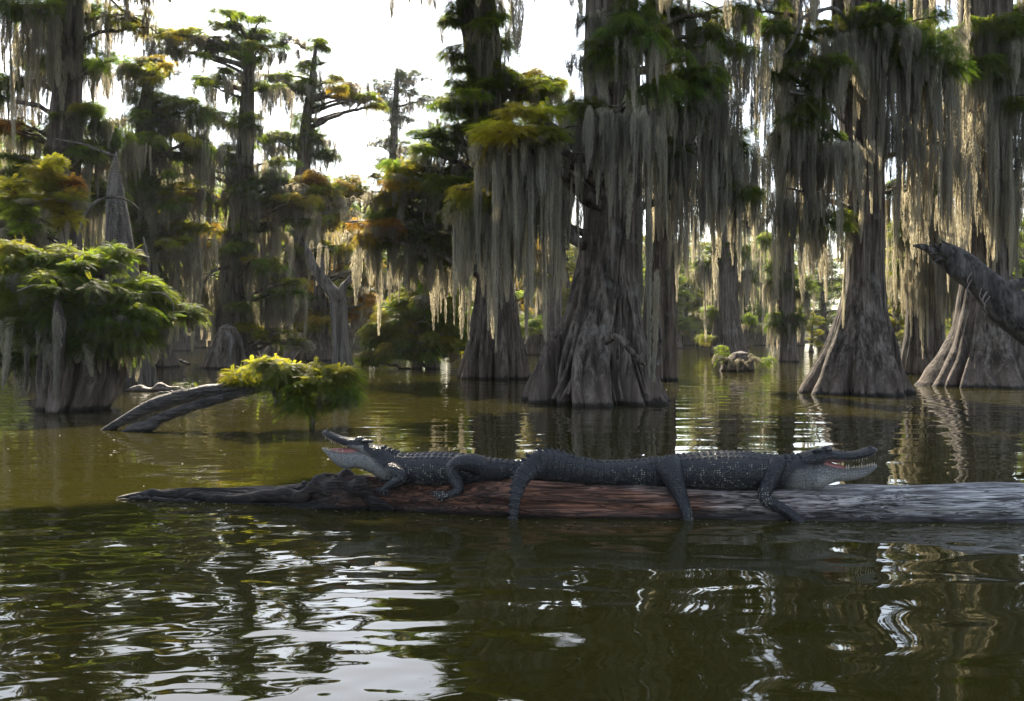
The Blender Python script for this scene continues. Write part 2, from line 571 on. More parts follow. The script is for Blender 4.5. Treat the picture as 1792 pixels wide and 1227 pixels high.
# ---------------------------------------------------------------- tree builders
def trunk_geo(path, D, base, seed, nt_=120, nz=150, flute=1.0, nfl=22, lean_y=0.0, below=0.35, topk=3.0):
    """path rows: px py halfwidth_px, top to base.  Returns mesh builder (coordinates relative to base) and the centreline"""
    r = np.random.default_rng(seed)
    P = np.array([(*at(px, py, D), hw / F * D) for px, py, hw in path])
    P = P[np.argsort(P[:, 2])]
    zt, zb = P[-1, 2], P[0, 2]
    q = np.linspace(0, 1, nz)
    zz = zb + (zt - zb) * (0.35 * q + 0.65 * q ** 1.7)
    cx = smooth(np.interp(zz, P[:, 2], P[:, 0]), 5)
    w = smooth(np.interp(zz, P[:, 2], P[:, 3]), 5)
    yy = D + lean_y * (zz - zb) + 0.02 * w * np.sin(zz * 0.8 + seed)
    zz = np.concatenate([[zb - below], zz]); cx = np.concatenate([[cx[0]], cx]); w = np.concatenate([[w[0] * 1.03], w]); yy = np.concatenate([[yy[0]], yy])
    wmin = np.percentile(w, 25)
    flare = np.clip((w - wmin) / (w.max() - wmin + 1e-6), 0, 1)
    th = np.arange(nt_) / nt_ * 2 * math.pi
    pos = np.sort(r.uniform(0, 2 * math.pi, nfl))
    wid = r.uniform(0.035, 0.11, nfl)
    dep = r.uniform(0.35, 1.0, nfl)
    reach = r.uniform(0.25, 1.0, nfl)            # how high each groove climbs
    f = np.zeros((len(zz), nt_))
    tw = r.uniform(-0.12, 0.12, nfl)
    rel = (zz - zb) / max(0.01, (zt - zb))
    zf = np.clip((zz - zb) / 2.6, 0, 1)
    for k in range(nfl):
        wob = pos[k] + tw[k] * (zz - zb) * 0.35 + 0.05 * np.sin(zz * 2.1 + k) * zf
        d = (th[None, :] - wob[:, None] + math.pi) % (2 * math.pi) - math.pi
        ww = wid[k] * (0.7 + 0.6 * flare)
        amp = dep[k] * np.clip(1.3 - zf / reach[k], 0.12, 1)
        f -= np.exp(-(d / ww[:, None]) ** 2) * amp[:, None]
    nb = r.integers(5, 8)
    but = np.cos(nb * th + r.uniform(0, 6))[None, :] * 0.4 + np.cos((nb + 3) * th + r.uniform(0, 6))[None, :] * 0.3
    a = (0.06 + 0.34 * flare ** 0.7) * flute
    mm = r.integers(10, 14)
    rid = np.abs(np.cos(mm * th[None, :] + 1.1 * np.sin(zz * 0.9 + seed)[:, None] + 1.7 * np.sin(3 * th + seed)[None, :])) ** .7 - .6
    rad = w[:, None] * (1 + a[:, None] * f + (.015 + 0.12 * flare[:, None]) * flute * rid + (0.02 + 0.075 * flare[:, None]) * but)
    X_ = cx[:, None] + rad * np.cos(th)
    Y_ = yy[:, None] + rad * np.sin(th)
    Z_ = np.broadcast_to(zz[:, None], X_.shape)
    V = np.stack([X_, Y_, Z_], -1)
    nz1 = Noise(seed + 5, 14, 0.5, 2.2)
    disp = nz1(V.reshape(-1, 3) * np.array([1.6, 1.6, 0.5])).reshape(rad.shape) * w[:, None] * 0.022
    V[..., 0] += np.cos(th) * disp
    V[..., 1] += np.sin(th) * disp
    mb = MB()
    mb.add(V.reshape(-1, 3) - np.array(base), grid_faces(len(zz), nt_))
    n = len(zz)
    mb.add(np.concatenate([V[-1], [[cx[-1], yy[-1], zz[-1] + w[-1] * topk]]]) - np.array(base),
           np.array([(j, (j + 1) % nt_, nt_) for j in range(nt_)]))
    return mb, np.stack([cx, yy, zz, w], -1)

class Tree:
    def __init__(self, label, D, path, seed, name='bald_cypress', cat='tree', group=None, nt_=96, nz=110, flute=1.0, nfl=20,
                 mat=None, lean_y=0.0, yb=None, detail='near', topk=3.0, sunny=False, thin=1.0, filler=True, mossk=None):
        self.D = D
        self.sunny, self.thin, self.filler = sunny, thin, filler
        self.mossk = mossk or (.9 if sunny else 1.8)
        self.r = random.Random(seed)
        self.detail = detail
        b = at(path[-1][0], path[-1][1], D)
        self.base = Vector((b.x, b.y, 0))
        self.root = thing(name, label, cat, self.base, group)
        m, self.cl = trunk_geo(path, D, self.base, seed, nt_, nz, flute, nfl, lean_y, topk=topk)
        self.trunk = m.obj('trunk', mat or BARK, self.root)
    def rel(self, p):
        return p - self.base
    def axis(self, z):
        c = self.cl
        return Vector((np.interp(z, c[:, 2], c[:, 0]), np.interp(z, c[:, 2], c[:, 1]), min(max(z, c[0, 2]), c[-1, 2]))), np.interp(z, c[:, 2], c[:, 3])
    def bare(self, pts, name='limb', mat=None, sides=8, n=16, rough=0.12):
        """a bare limb; pts rows px py r_px depth_offset"""
        P = []
        for px, py, rp, dy in pts:
            p = self.rel(at(px, py, self.D + dy)); P.append((*p, rp / F * self.D * (.55 if mat is TWIG else .85)))
        m = MB(); m.add(*tube(P, n, sides, rough, len(P)))
        return m.obj(name, mat or GREY, self.root)
    def bough(self, px, py, hw, hh, c, ml=0, nm=0, doff=0.0, kind=None, dens=1.0, mw=None):
        r = self.r
        D = self.D + doff
        C = at(px, py, D)
        sx, sz = hw / F * D, hh / F * D
        hd = abs(C.x - self.axis(C.z)[0].x) + abs(doff)
        P0, w = self.axis(C.z - min(1.2, 0.22 * hd) - 0.05 + r.uniform(-.1, .1))
        dirx = Vector((C.x - P0.x, C.y - P0.y, 0))
        if dirx.length < 0.05:
            dirx = Vector((r.uniform(-1, 1), -1, 0))
        dn = dirx.normalized()
        end = C + dn * sx * 0.7 + Vector((0, 0, -0.1 * sz))
        mid = P0.lerp(C, 0.5) + Vector((r.uniform(-.08, .08), r.uniform(-.1, .1), r.uniform(0.02, .18) * (0.4 + dirx.length * 0.3)))
        r0 = min(w * 0.55, 0.022 + 0.022 * dirx.length)
        pts = [(*self.rel(P0), r0 * 1.4), (*self.rel(P0.lerp(mid, .5)), r0), (*self.rel(mid), r0 * 0.8), (*self.rel(C), r0 * 0.5), (*self.rel(end), r0 * 0.15)]
        m = MB()
        P = np.array(pts)
        P = resample(P, 14)
        P[1:-1, :3] += np.random.default_rng(r.randint(0, 9999)).normal(size=(12, 3)) * 0.03 * (0.3 + dirx.length * 0.2)
        m.add(*tube(P, None, 6, 0.1, 3))
        for q in range(3):                                   # twigs
            a = Vector(P[r.randint(6, 11), :3])
            b = a + Vector((r.uniform(-1, 1) * sx, r.uniform(-.6, .6) * sx, r.uniform(-.6, .9) * sz))
            m.add(*tube([(*a, r0 * .3), (*(a.lerp(b, .5) + Vector((0, 0, .04))), r0 * .22), (*b, r0 * .08)], 6, 4))
        limb = m.obj('limb', BARK, self.root)
        if c in PAL:
            area = 4 * sx * sz
            n = int(min(26, max(3, round(11 * area ** 0.6 * dens))))
            sc0 = min(1.8, max(0.42, math.sqrt(area / n) * 1.7))
            pool = CLUMP_FAR if self.detail == 'far' else (CLUMP_UP if kind == 'up' else CLUMP_DN if kind == 'dn' else CLUMP_UP + CLUMP_DN)
            n = max(3, round(n * self.thin))
            for i in range(n):
                while True:
                    u, v, s = r.uniform(-1, 1), r.uniform(-1, 1), r.uniform(-1, 1)
                    if u * u + v * v + s * s < 1:
                        break
                p = C + Vector((u * sx, v * sx * 0.75, s * sz * (.75 if self.sunny else 1)))
                k = sc0 * r.uniform(0.75, 1.2)
                o = link('foliage', r.choice(pool), limb, self.rel(p), (r.uniform(-.25, .25), r.uniform(-.25, .25), r.uniform(0, 6.28)), (k, k, k * r.uniform(.8, 1.1)))
                j = r.uniform(0.75, 1.25)
                g = r.uniform(-0.12, 0.12)
                q_ = c
                if self.sunny and s > -.25 and r.random() < .75:  # upper clumps mostly take the painted sunlit tone
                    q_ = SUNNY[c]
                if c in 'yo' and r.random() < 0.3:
                    q_ = 'l' if c == 'y' else 'y'
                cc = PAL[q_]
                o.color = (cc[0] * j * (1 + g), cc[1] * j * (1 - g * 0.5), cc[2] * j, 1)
        if nm and ml:
            nm = int(math.ceil(nm * self.mossk))
            L = ml / F * D
            width = (mw / F * D) if mw else max(0.5, 3.0 * sx / max(1, nm) ** 0.75)
            pool = MOSS_FAR if self.detail == 'far' else MOSS_NEAR
            for i in range(nm):
                f = (i + 0.5) / nm * 2 - 1
                p = C + Vector((f * sx * 0.95 + r.uniform(-.1, .1) * sx, r.uniform(-.6, .6) * sx, r.uniform(-.5, .3) * sz))
                k = r.uniform(0.5, 1.04)
                o = link('spanish_moss', r.choice(pool), limb, self.rel(p), (0, 0, r.uniform(-.6, .6) + (math.pi if r.random() < .5 else 0)), (width * r.uniform(.8, 1.2), width * r.uniform(.7, 1.2), L * k * 1.08))
        return limb
    def boughs(self, rows, **kw):
        for row in rows:
            self.bough(*row, **kw)
            if self.sunny and self.filler and row[4] in PAL and row[1] > -20:      # a thin young spray beside it
                r = self.r
                self.bough(row[0] + r.uniform(-1, 1) * row[2] * 1.1, row[1] + r.uniform(-.6, 1.3) * row[3], row[2] * .75, row[3] * .35, SUNNY[row[4]] if r.random() < .6 else row[4],
                           0, 0, (row[7] if len(row) > 7 else 0) + r.uniform(-1.6, 1.2))
    def dress(self, n, z0, z1, cols='dgl', sc=(.5, 1.0), moss=4):
        """short sprays and moss growing straight from the trunk"""
        r = self.r
        for i in range(n):
            z = z0 + (z1 - z0) * (i + r.random()) / n
            p, w = self.axis(z)
            a = r.uniform(0, 6.283)
            q = p + Vector((math.cos(a) * w * 1.15, math.sin(a) * w * 1.15, 0))
            k = r.uniform(*sc)
            o = link('foliage', r.choice(CLUMP_DN), self.trunk, self.rel(q), (r.uniform(-.3, .3), r.uniform(-.3, .3), r.uniform(0, 6.28)), (k, k, k))
            c = PAL[r.choice(cols)]; j = r.uniform(.75, 1.25)
            o.color = (c[0] * j, c[1] * j, c[2] * j, 1)
        for i in range(moss):
            z = z0 + (z1 - z0) * (i + r.random()) / moss
            p, w = self.axis(z)
            a = r.uniform(math.pi, 2 * math.pi)
            k = r.uniform(.5, .9)
            link('spanish_moss', r.choice(MOSS_NEAR), self.trunk, self.rel(p + Vector((math.cos(a) * w, math.sin(a) * w * 1.1, 0))), (0, 0, r.uniform(0, 6)), (k, k, r.uniform(1.0, 2.6)))
    def strand(self, px, y0, y1, doff=0.0, w=0.5):
        D = self.D + doff
        a = at(px, y0, D)
        return link('spanish_moss', self.r.choice(MOSS_ONE), self.root, self.rel(a), (0, 0, self.r.uniform(0, 6)), (w, w, (y1 - y0) / F * D))

# ---------------------------------------------------------------- the named trees
T = Tree('huge grey fluted cypress with long moss in front, standing in the water at the centre', 17.6,
         [(1078, -800, 30), (1075, -520, 36), (1072, -250, 42), (1070, 0, 47), (1070, 150, 49), (1072, 300, 50), (1070, 400, 51), (1063, 480, 56), (1055, 540, 65), (1047, 575, 76),
          (1042, 605, 88), (1038, 650, 106), (1040, 685, 121), (1045, 704, 131)], 11, nt_=280, nz=230, nfl=30, flute=1.15)
BIG = T
T.boughs([(905, 225, 52, 26, 'Y', 330, 5, -2.0), (945, 205, 35, 20, 'y', 300, 2, -1.8), (870, 250, 25, 16, 'Y', 60, 1, -2.0), (925, 195, 34, 14, 'Y', 0, 0, -2.5), (885, 232, 34, 14, 'Y', 0, 0, -2.6), (948, 232, 26, 16, 'y', 60, 1, -2.5)], kind='up')
T.boughs([(825, 332, 42, 10, 'Y', 0, 0, -1.4), (835, 350, 40, 12, 'y', 250, 4, -1.3), (875, 350, 30, 18, 'd', 210, 3, -1.0), (940, 300, 50, 12, None, 240, 4, -1.0),
          (1105, 55, 55, 22, 'g', 150, 3, -1.8), (1050, 92, 42, 18, 'g', 130, 2, -1.7), (1040, 190, 38, 18, 'd', 190, 3, -1.5), (1090, 185, 50, 12, None, 240, 4, -1.9),
          (1135, 150, 30, 18, 'g', 290, 2, -1.5), (1210, 120, 50, 28, 'g', 250, 4, -.5), (1280, 80, 58, 24, 'g', 240, 4, 0.2), 
          (1225, 205, 52, 18, 'g', 270, 5, -.3), (1282, 250, 40, 35, 'g', 215, 4, 0.1), (1190, 255, 40, 14, 'd', 200, 3, -.5), (1005, 255, 22, 10, None, 180, 2, .6),
          (1245, 160, 50, 24, 'g', 160, 3, -.7), (1295, 325, 30, 26, 'g', 90, 2, -.2), (1225, 60, 40, 24, 'g', 160, 3, .4), (1245, 300, 60, 10, None, 180, 5, .2), (1000, 190, 18, 14, 'd', 200, 2, .5), (1085, 20, 70, 20, 'd', 120, 3, -1.4), (1180, 20, 50, 26, 'd', 200, 3, .8), (1260, 20, 60, 18, 'g', 100, 3, .8)], kind='dn')
T.boughs([(900, -160, 140, 60, 'g', 230, 4, 0), (1100, -150, 120, 60, 'g', 200, 4, -1), (1290, -150, 130, 60, 'g', 220, 4, 0), (1000, -330, 200, 80, 'd', 150, 3, 0),
          (1230, -330, 200, 80, 'd', 150, 3, 1), (860, -420, 160, 80, 'g', 100, 2, -1), (1120, -500, 200, 80, 'g', 100, 2, 0), (700, -480, 160, 70, 'g', 100, 2, 1), (780, -620, 160, 70, 'g', 100, 2, 2), (960, -640, 180, 70, 'd', 100, 2, 1), (640, -640, 150, 70, 'd', 100, 2, 1)], dens=1.6)
T.strand(1120, 340, 540, -1.5, .8); T.strand(1135, 380, 660, -1.5, .8); T.strand(1150, 470, 668, -1.4, .7); T.strand(1104, 300, 420, -1.6, .8); T.strand(1052, 190, 360, -1.7, .7)
T.bare([(1150, 560, 4, -1.0), (1157, 600, 3, -1.2), (1150, 640, 4, -1.3)], 'root', BARK)
T.bare([(1060, 600, 5, -1.5), (1078, 588, 7, -1.75), (1092, 596, 7, -1.85), (1104, 614, 6.5, -1.85), (1116, 628, 6, -1.8), (1128, 638, 3, -1.7)], 'root', BARK, 10, 22, 0.25)
for k, (xa, xb, ya, yb_, r_) in enumerate([(1048, 1000, 420, 690, 4), (1058, 1020, 450, 695, 4.5), (1085, 1125, 430, 690, 4), (1062, 1062, 480, 697, 4), (1030, 965, 470, 698, 5), (1040, 985, 500, 700, 4),
                                           (1092, 1140, 480, 692, 4.5), (1078, 1092, 500, 700, 4), (1066, 1010, 380, 560, 3), (1052, 1090, 390, 540, 3), (1100, 1060, 400, 560, 3)]):
    rows = []
    rr = random.Random(k)
    for i in range(9):
        f = i / 8
        py = ya + (yb_ - ya) * f
        px = xa + (xb - xa) * (0.45 * f + 0.55 * f * f) + 6 * math.sin(f * 5 + k)
        z = at(px, py, T.D - 1).z
        ax, w = T.axis(z)
        dx = (px - 896) / F * (T.D - 0.8) - ax.x
        dy = -math.sqrt(max(0.02, w * w - dx * dx)) * 0.97 - 0.0
        rows.append((px, py, r_ * (1 - .35 * f), dy))
    T.bare(rows, 'root', BARK, 7, 26, 0.2)

T = Tree('tall straight cypress with a wide fluted foot, second large trunk from the right edge', 20.0,
         [(1505, -500, 34), (1502, -250, 40), (1500, 0, 42), (1505, 150, 40), (1512, 300, 35), (1514, 430, 33), (1514, 485, 33), (1511, 540, 42), (1508, 600, 60),
          (1503, 650, 80), (1500, 675, 91), (1500, 688, 98)], 12, nt_=240, nz=200, nfl=26, flute=1.02)
R1 = T
T.boughs([(1450, 110, 50, 26, 'g', 120, 2, -1.2), (1620, 85, 46, 26, 'g', 150, 2, -1.2), (1560, 35, 50, 26, 'g', 120, 2, -1.3), (1405, 200, 36, 24, 'g', 140, 2, -1.0), (1400, 60, 60, 28, 'g', 190, 4, -.5), (1365, 130, 25, 22, 'g', 150, 1, -.8), (1410, 150, 48, 28, 'd', 220, 4, -.8), (1380, 235, 42, 16, 'd', 250, 4, -.5),
          (1440, 245, 38, 16, 'd', 270, 4, -.6), (1400, 330, 48, 12, None, 200, 5, -.8), (1440, 385, 40, 22, 'g', 150, 3, -.5), (1480, 60, 58, 24, 'd', 200, 3, -1),
          (1560, 95, 48, 22, 'd', 250, 4, -.8), (1600, 35, 58, 26, 'g', 230, 4, -.5), (1520, 20, 50, 22, 'd', 120, 2, -1.2), (1640, 125, 48, 18, 'g', 280, 4, -.8),
          (1580, 195, 40, 12, None, 230, 3, -.8), (1488, 240, 36, 10, None, 170, 3, -1.3), (1650, 245, 42, 10, None, 210, 4, -.7), (1350, 20, 50, 20, 'd', 140, 3, 0), (1610, 330, 40, 10, None, 150, 3, .5)], kind='dn')
T.boughs([(1400, -150, 130, 60, 'g', 200, 4, 0), (1600, -150, 130, 60, 'g', 220, 4, 0), (1500, -330, 220, 80, 'd', 150, 3, 0), (1500, -480, 220, 80, 'd', 100, 2, 0)], dens=1.5)
T.bare([(1500, 60, 5, -.8), (1460, 10, 4, -1.2), (1400, 30, 3, -1.4), (1395, 60, 2, -1.4)])
T.bare([(1380, 160, 3, -1.2), (1430, 170, 3, -1), (1452, 190, 3, -.9), (1480, 215, 4, -.5)])
T.bare([(1345, 105, 3, -1.0), (1375, 95, 3.5, -.9), (1398, 50, 3, -.9), (1402, 0, 3, -.7)])

T = Tree('broad cypress with smooth wide base behind the leaning dead trunk at the right edge', 22.8,
         [(1732, -450, 34), (1730, -250, 38), (1726, 0, 42), (1722, 200, 42), (1726, 380, 41), (1727, 450, 41), (1727, 500, 43), (1726, 545, 49), (1724, 585, 58), (1723, 610, 68), (1722, 635, 82), (1722, 660, 99), (1722, 677, 112)],
         13, nt_=200, nz=170, nfl=14, flute=.95)
T.boughs([(1700, 120, 46, 28, 'g', 160, 3, -1.2), (1750, 40, 46, 28, 'g', 150, 3, -1.2), (1700, 55, 48, 24, 'g', 250, 4, -.8), (1765, 100, 42, 32, 'g', 200, 3, -.8), (1775, 170, 40, 28, 'g', 250, 3, -1), (1700, 195, 48, 12, None, 260, 5, -.8),
          (1790, 255, 40, 14, 'd', 250, 3, -.4), (1740, 295, 38, 12, None, 180, 4, -1), (1665, 265, 38, 10, None, 200, 3, -.6), (1790, 25, 48, 24, 'd', 140, 3, .3), (1745, 130, 30, 20, 'd', 260, 3, -.9)], kind='dn')
T.boughs([(1720, -140, 130, 60, 'g', 200, 4, 0), (1850, -100, 100, 60, 'g', 200, 3, 0), (1900, 100, 90, 60, 'g', 250, 4, 0), (1720, -330, 200, 80, 'd', 100, 2, 0), (1880, 300, 70, 40, 'd', 200, 3, .5)], dens=1.5)
T.bare([(1700, 60, 6, -1.2), (1650, 110, 5, -1.4), (1660, 150, 4, -1.4), (1690, 175, 3, -1.4)])

T = Tree('dark-crowned cypress with a red-brown ridged foot, left of the huge central trunk', 26.2,
         [(815, -420, 26), (822, -250, 30), (834, 0, 34), (845, 100, 32), (855, 250, 30), (862, 400, 30), (866, 480, 31), (868, 540, 38), (867, 590, 47), (865, 630, 57), (864, 661, 66)],
         14, nt_=180, nz=160, nfl=20, flute=1.2, sunny=True, thin=.8, mossk=1.25)
T.boughs([(795, 20, 20, 40, 'd', 60, 1, -.4), (800, 95, 20, 35, 'd', 60, 1, -.4), (815, 160, 35, 30, 'd', 60, 2, -.4), (885, 125, 42, 22, 'y', 90, 2, -.4), (960, 148, 38, 26, 'l', 90, 2, .4), (915, 160, 50, 30, 'g', 100, 3, 0),
          (830, 205, 60, 40, 'd', 120, 3, 0), (790, 265, 65, 45, 'd', 130, 3, 0), (715, 300, 55, 22, 'y', 40, 1, -.6), (690, 335, 60, 22, 'o', 60, 2, -.5), (745, 340, 60, 40, 'd', 150, 3, 0),
          (660, 392, 45, 14, 'r', 60, 2, -.8), (700, 380, 50, 28, 'd', 120, 3, -.2), (770, 400, 60, 45, 'd', 130, 3, 0), (640, 410, 26, 10, 'o', 30, 1, -.8), (690, 420, 60, 18, 'd', 150, 4, 0), (755, 450, 50, 18, 'd', 120, 4, .4),
          (745, 240, 40, 18, 'g', 80, 2, -.3), (835, 330, 60, 45, 'd', 100, 2, .6), (850, 150, 42, 30, 'd', 80, 2, -.8), (865, 225, 46, 34, 'd', 90, 2, -.8), (845, 300, 46, 36, 'd', 100, 3, -.8), (800, 340, 46, 34, 'd', 110, 3, -.5), (875, 380, 40, 22, None, 120, 3, -.8), (850, 430, 50, 30, 'd', 110, 3, .8), (930, 230, 50, 35, 'd', 150, 3, .8)])
T.boughs([(860, 30, 22, 20, 'd', 200, 2, -.6), (845, 60, 18, 14, None, 160, 2, -.8)])
T.boughs([(740, -75, 80, 30, 'g', 110, 5, 0), (930, -90, 80, 40, 'g', 120, 4, 0), (820, -200, 150, 60, 'g', 100, 2, 0), (650, -160, 120, 45, 'g', 100, 2, 0), (820, -360, 180, 80, 'd', 100, 1, 0)], dens=1.5)
T.bare([(880, 520, 4, -.9), (900, 535, 3, -1.1), (908, 570, 3, -1.0)], mat=BARK)
T.dress(16, 3.5, 10, 'dgg', (.5, 1.0), 7)

T = Tree('tall dark trunk at the upper left edge hung with heavy grey moss', 29.0,
         [(140, -300, 18), (132, -100, 20), (126, 0, 21), (120, 120, 24), (112, 280, 28), (106, 420, 34), (102, 560, 42), (100, 654, 70)], 15, nt_=72, nz=90, sunny=True, thin=.8, mossk=1.7)
T.boughs([(30, 12, 75, 32, 'g', 190, 4, -1), (95, 55, 48, 22, 'g', 120, 3, 0), (150, 15, 45, 22, 'd', 120, 3, 1), (225, 25, 44, 18, 'y', 70, 2, 0), (165, 105, 30, 24, 'd', 90, 2, .5),
          (75, 110, 48, 22, 'g', 120, 3, 1), (15, 140, 40, 28, 'd', 140, 3, 1), (60, 225, 52, 22, 'd', 120, 3, 1), (28, 212, 20, 12, 'r', 30, 0, -1), (150, 200, 48, 28, 'g', 90, 2, 0), (185, 235, 58, 28, 'd', 110, 3, 1),
          (130, 260, 50, 30, 'd', 100, 3, 0), (40, 290, 50, 30, 'd', 100, 3, 1), (110, 330, 60, 30, 'd', 130, 3, 1), (30, 370, 50, 30, 'd', 130, 3, 1), (170, 330, 40, 30, 'd', 130, 3, 1)])
T.boughs([(0, -60, 100, 30, 'g', 160, 3, 0), (190, -70, 70, 24, 'g', 140, 2, 0), (250, -30, 40, 18, 'y', 60, 2, 0)], dens=.6)
T.bare([(195, 0, 4, .2), (215, 20, 3.5, 0), (250, 38, 3, 0), (278, 60, 2, 0)], mat=TWIG)
T.dress(8, 4, 11, 'dg', (.5, .9), 10)

T = Tree('great spreading cypress just outside the left edge whose high limbs shade the front water', 15.5,
         [(-330, -1000, 34), (-330, -600, 46), (-330, 0, 52), (-330, 300, 60), (-330, 560, 95), (-330, 715, 130)], 40, nt_=48, nz=60)
for q, (yy, dd) in enumerate([(-430, 0.5), (-470, 3.0), (-500, 5.5), (-640, 1.5), (-660, 4.5)]):
    T.boughs([(-260 + 150 * i + 40 * (q % 2), yy - 30 * (i % 2), 110, 50, 'd', 90, 1, dd + .8 * (i % 3)) for i in range(9)], dens=1.15)
T.boughs([(330 + 95 * i, -262 - 34 * (i % 2), 75, 34, 'd', 60, 1, 1.6 + 1.3 * (i % 3)) for i in range(8)], dens=1.7)  # unseen dense boughs added to shade the log and alligators

T = Tree('moss-wrapped cypress with an olive top left of the flat-topped cypress', 34.5,
         [(262, 130, 6), (258, 165, 11), (252, 260, 18), (256, 380, 20), (260, 500, 24), (262, 600, 34), (262, 642, 50)], 16, nt_=64, nz=80, sunny=True, thin=.72)
T.boughs([(256, 122, 34, 14, 'y', 60, 2), (270, 105, 24, 10, 'o', 30, 1), (230, 112, 38, 22, 'y', 100, 3), (248, 140, 20, 24, 'o', 60, 1), (258, 190, 30, 24, 'd', 110, 4), (300, 172, 34, 16, 'l', 60, 1), (330, 195, 42, 24, 'g', 90, 3), (285, 215, 40, 30, 'd', 110, 3), (240, 262, 48, 32, 'd', 120, 3),
          (312, 268, 40, 28, 'd', 120, 3), (328, 330, 34, 18, 'Y', 90, 2), (270, 340, 50, 28, 'd', 110, 3), (240, 300, 40, 24, 'd', 80, 2), (330, 395, 40, 16, 'y', 140, 4), (250, 420, 50, 25, 'd', 130, 4),
          (310, 450, 40, 14, None, 130, 4), (280, 500, 40, 20, 'd', 90, 3), (350, 250, 30, 20, 'g', 110, 3), (205, 290, 30, 20, 'o', 60, 1), (290, 385, 40, 20, 'd', 150, 4), (255, 240, 30, 24, 'g', 90, 3, -.6), (262, 310, 34, 26, 'g', 100, 3, -.6), (300, 350, 34, 20, 'l', 90, 2, -.6), (225, 440, 34, 18, 'l', 90, 2, -.6), (310, 420, 34, 16, 'y', 90, 2, -.6), (225, 370, 40, 20, 'd', 150, 3)])
T.dress(16, 2.5, 9.5, 'dgly', (.5, 1.0), 8)

T = Tree('flat-topped cypress standing against the white sky, its crown a broad green plate', 38.5,
         [(437, 75, 8), (434, 150, 11), (431, 220, 14), (427, 310, 17), (416, 400, 19), (408, 480, 24), (402, 560, 30), (412, 600, 36), (418, 634, 46)], 17, nt_=72, nz=90, sunny=True, thin=.72)
T.boughs([(430, 28, 30, 12, 'g', 25, 0), (400, 20, 18, 7, 'g', 0, 0), (408, 45, 28, 12, 'l', 25, 1), (445, 62, 46, 20, 'g', 40, 1), (478, 82, 30, 18, 'g', 60, 2), (400, 80, 30, 14, 'g', 40, 1), (330, 62, 52, 14, 'y', 60, 3), (285, 58, 26, 14, 'y', 60, 1), (365, 85, 30, 16, 'd', 50, 2),
          (300, 88, 30, 8, 'd', 60, 2), (395, 128, 34, 14, 'd', 70, 2), (360, 140, 20, 7, 'd', 25, 1), (470, 150, 34, 13, 'd', 70, 3), (400, 205, 38, 16, 'd', 85, 3), (375, 262, 36, 16, 'g', 100, 3), (430, 285, 58, 20, 'g', 130, 4),
          (470, 322, 38, 30, 'd', 110, 3), (535, 315, 45, 26, 'o', 40, 1, -.3), (555, 335, 38, 26, 'y', 60, 2, -.2), (505, 355, 48, 24, 'g', 130, 5), (450, 400, 48, 16, 'd', 140, 5), (470, 462, 40, 14, 'l', 100, 4, -.5),
          (505, 490, 26, 10, 'l', 120, 3, -.6), (375, 405, 40, 14, 'o', 120, 3), (340, 425, 40, 10, 'y', 150, 4), (455, 520, 55, 20, 'd', 100, 5), (500, 592, 38, 12, 'y', 30, 1, -1), (400, 520, 45, 18, 'd', 100, 4), (455, 575, 50, 14, 'y', 40, 2, -.5),
          (425, 330, 34, 24, 'g', 110, 3, -.7), (405, 430, 34, 14, 'g', 110, 3, -.7), (430, 215, 22, 14, 'd', 70, 2, -.6), (360, 340, 34, 18, 'l', 90, 2, -.6), (330, 300, 34, 20, 'g', 90, 2, -.4), (360, 480, 30, 12, None, 140, 3, -1), (440, 440, 30, 12, None, 130, 3, -.6)])
T.bare([(410, 470, 4, -.4), (385, 468, 3.5, -.8), (365, 480, 3, -1), (352, 505, 3, -1)], mat=GREY)
T.bare([(402, 430, 4, -.3), (396, 418, 3, -.4), (391, 408, 2, -.4)], mat=GREY)
T.dress(15, 4, 12, 'dgl', (.45, .9), 9)

T = Tree('slender cypress with stacked drooping plates of leaves, right of the flat-topped cypress', 45.5,
         [(553, 80, 3), (548, 120, 5), (542, 170, 7), (534, 230, 10), (530, 300, 13), (522, 400, 19), (514, 500, 22), (506, 590, 32), (503, 627, 48)], 18, nt_=64, nz=80, sunny=True, thin=.72)
T.boughs([(553, 82, 26, 10, 'g', 15, 0), (560, 72, 14, 7, 'g', 0, 0), (545, 105, 24, 9, 'g', 20, 1), (492, 132, 36, 13, 'g', 60, 3), (525, 148, 34, 13, 'd', 75, 3), (590, 143, 40, 14, 'o', 55, 3), (612, 165, 24, 9, 'o', 40, 2), (640, 172, 26, 8, 'y', 25, 2), (660, 185, 12, 6, 'y', 10, 0),
          (552, 236, 34, 18, 'd', 70, 3), (500, 238, 34, 14, 'g', 80, 3), (565, 268, 26, 14, 'd', 40, 2), (600, 325, 44, 30, 'o', 80, 2), (560, 385, 40, 20, 'o', 110, 3), (590, 430, 38, 16, 'y', 90, 3), (618, 468, 34, 18, 'o', 60, 3),
          (470, 240, 24, 12, 'd', 70, 2), (575, 350, 40, 24, 'y', 60, 2), (540, 440, 40, 16, 'd', 100, 3)])
T.bare([(620, 178, 4, 0), (590, 172, 5, 0), (560, 168, 6, 0), (540, 175, 7, 0)], mat=TWIG)
T.dress(16, 4, 13.5, 'dgly', (.5, 1.0), 8)

T = Tree('low bushy cypress with orange-tipped tufts behind the forked grey snag', 42,
         [(560, 470, 10), (562, 540, 13), (556, 590, 18), (545, 631, 34)], 19, nt_=48, nz=50, sunny=True, thin=.72)
T.boughs([(555, 552, 34, 14, 'o', 50, 2), (545, 565, 38, 16, 'y', 60, 3), (612, 535, 24, 16, 'o', 30, 1), (620, 552, 18, 8, 'r', 60, 1), (600, 500, 34, 12, 'y', 80, 3), (530, 525, 40, 14, 'd', 80, 3), (640, 470, 30, 14, 'y', 60, 2), (640, 520, 24, 12, 'r', 40, 2)])

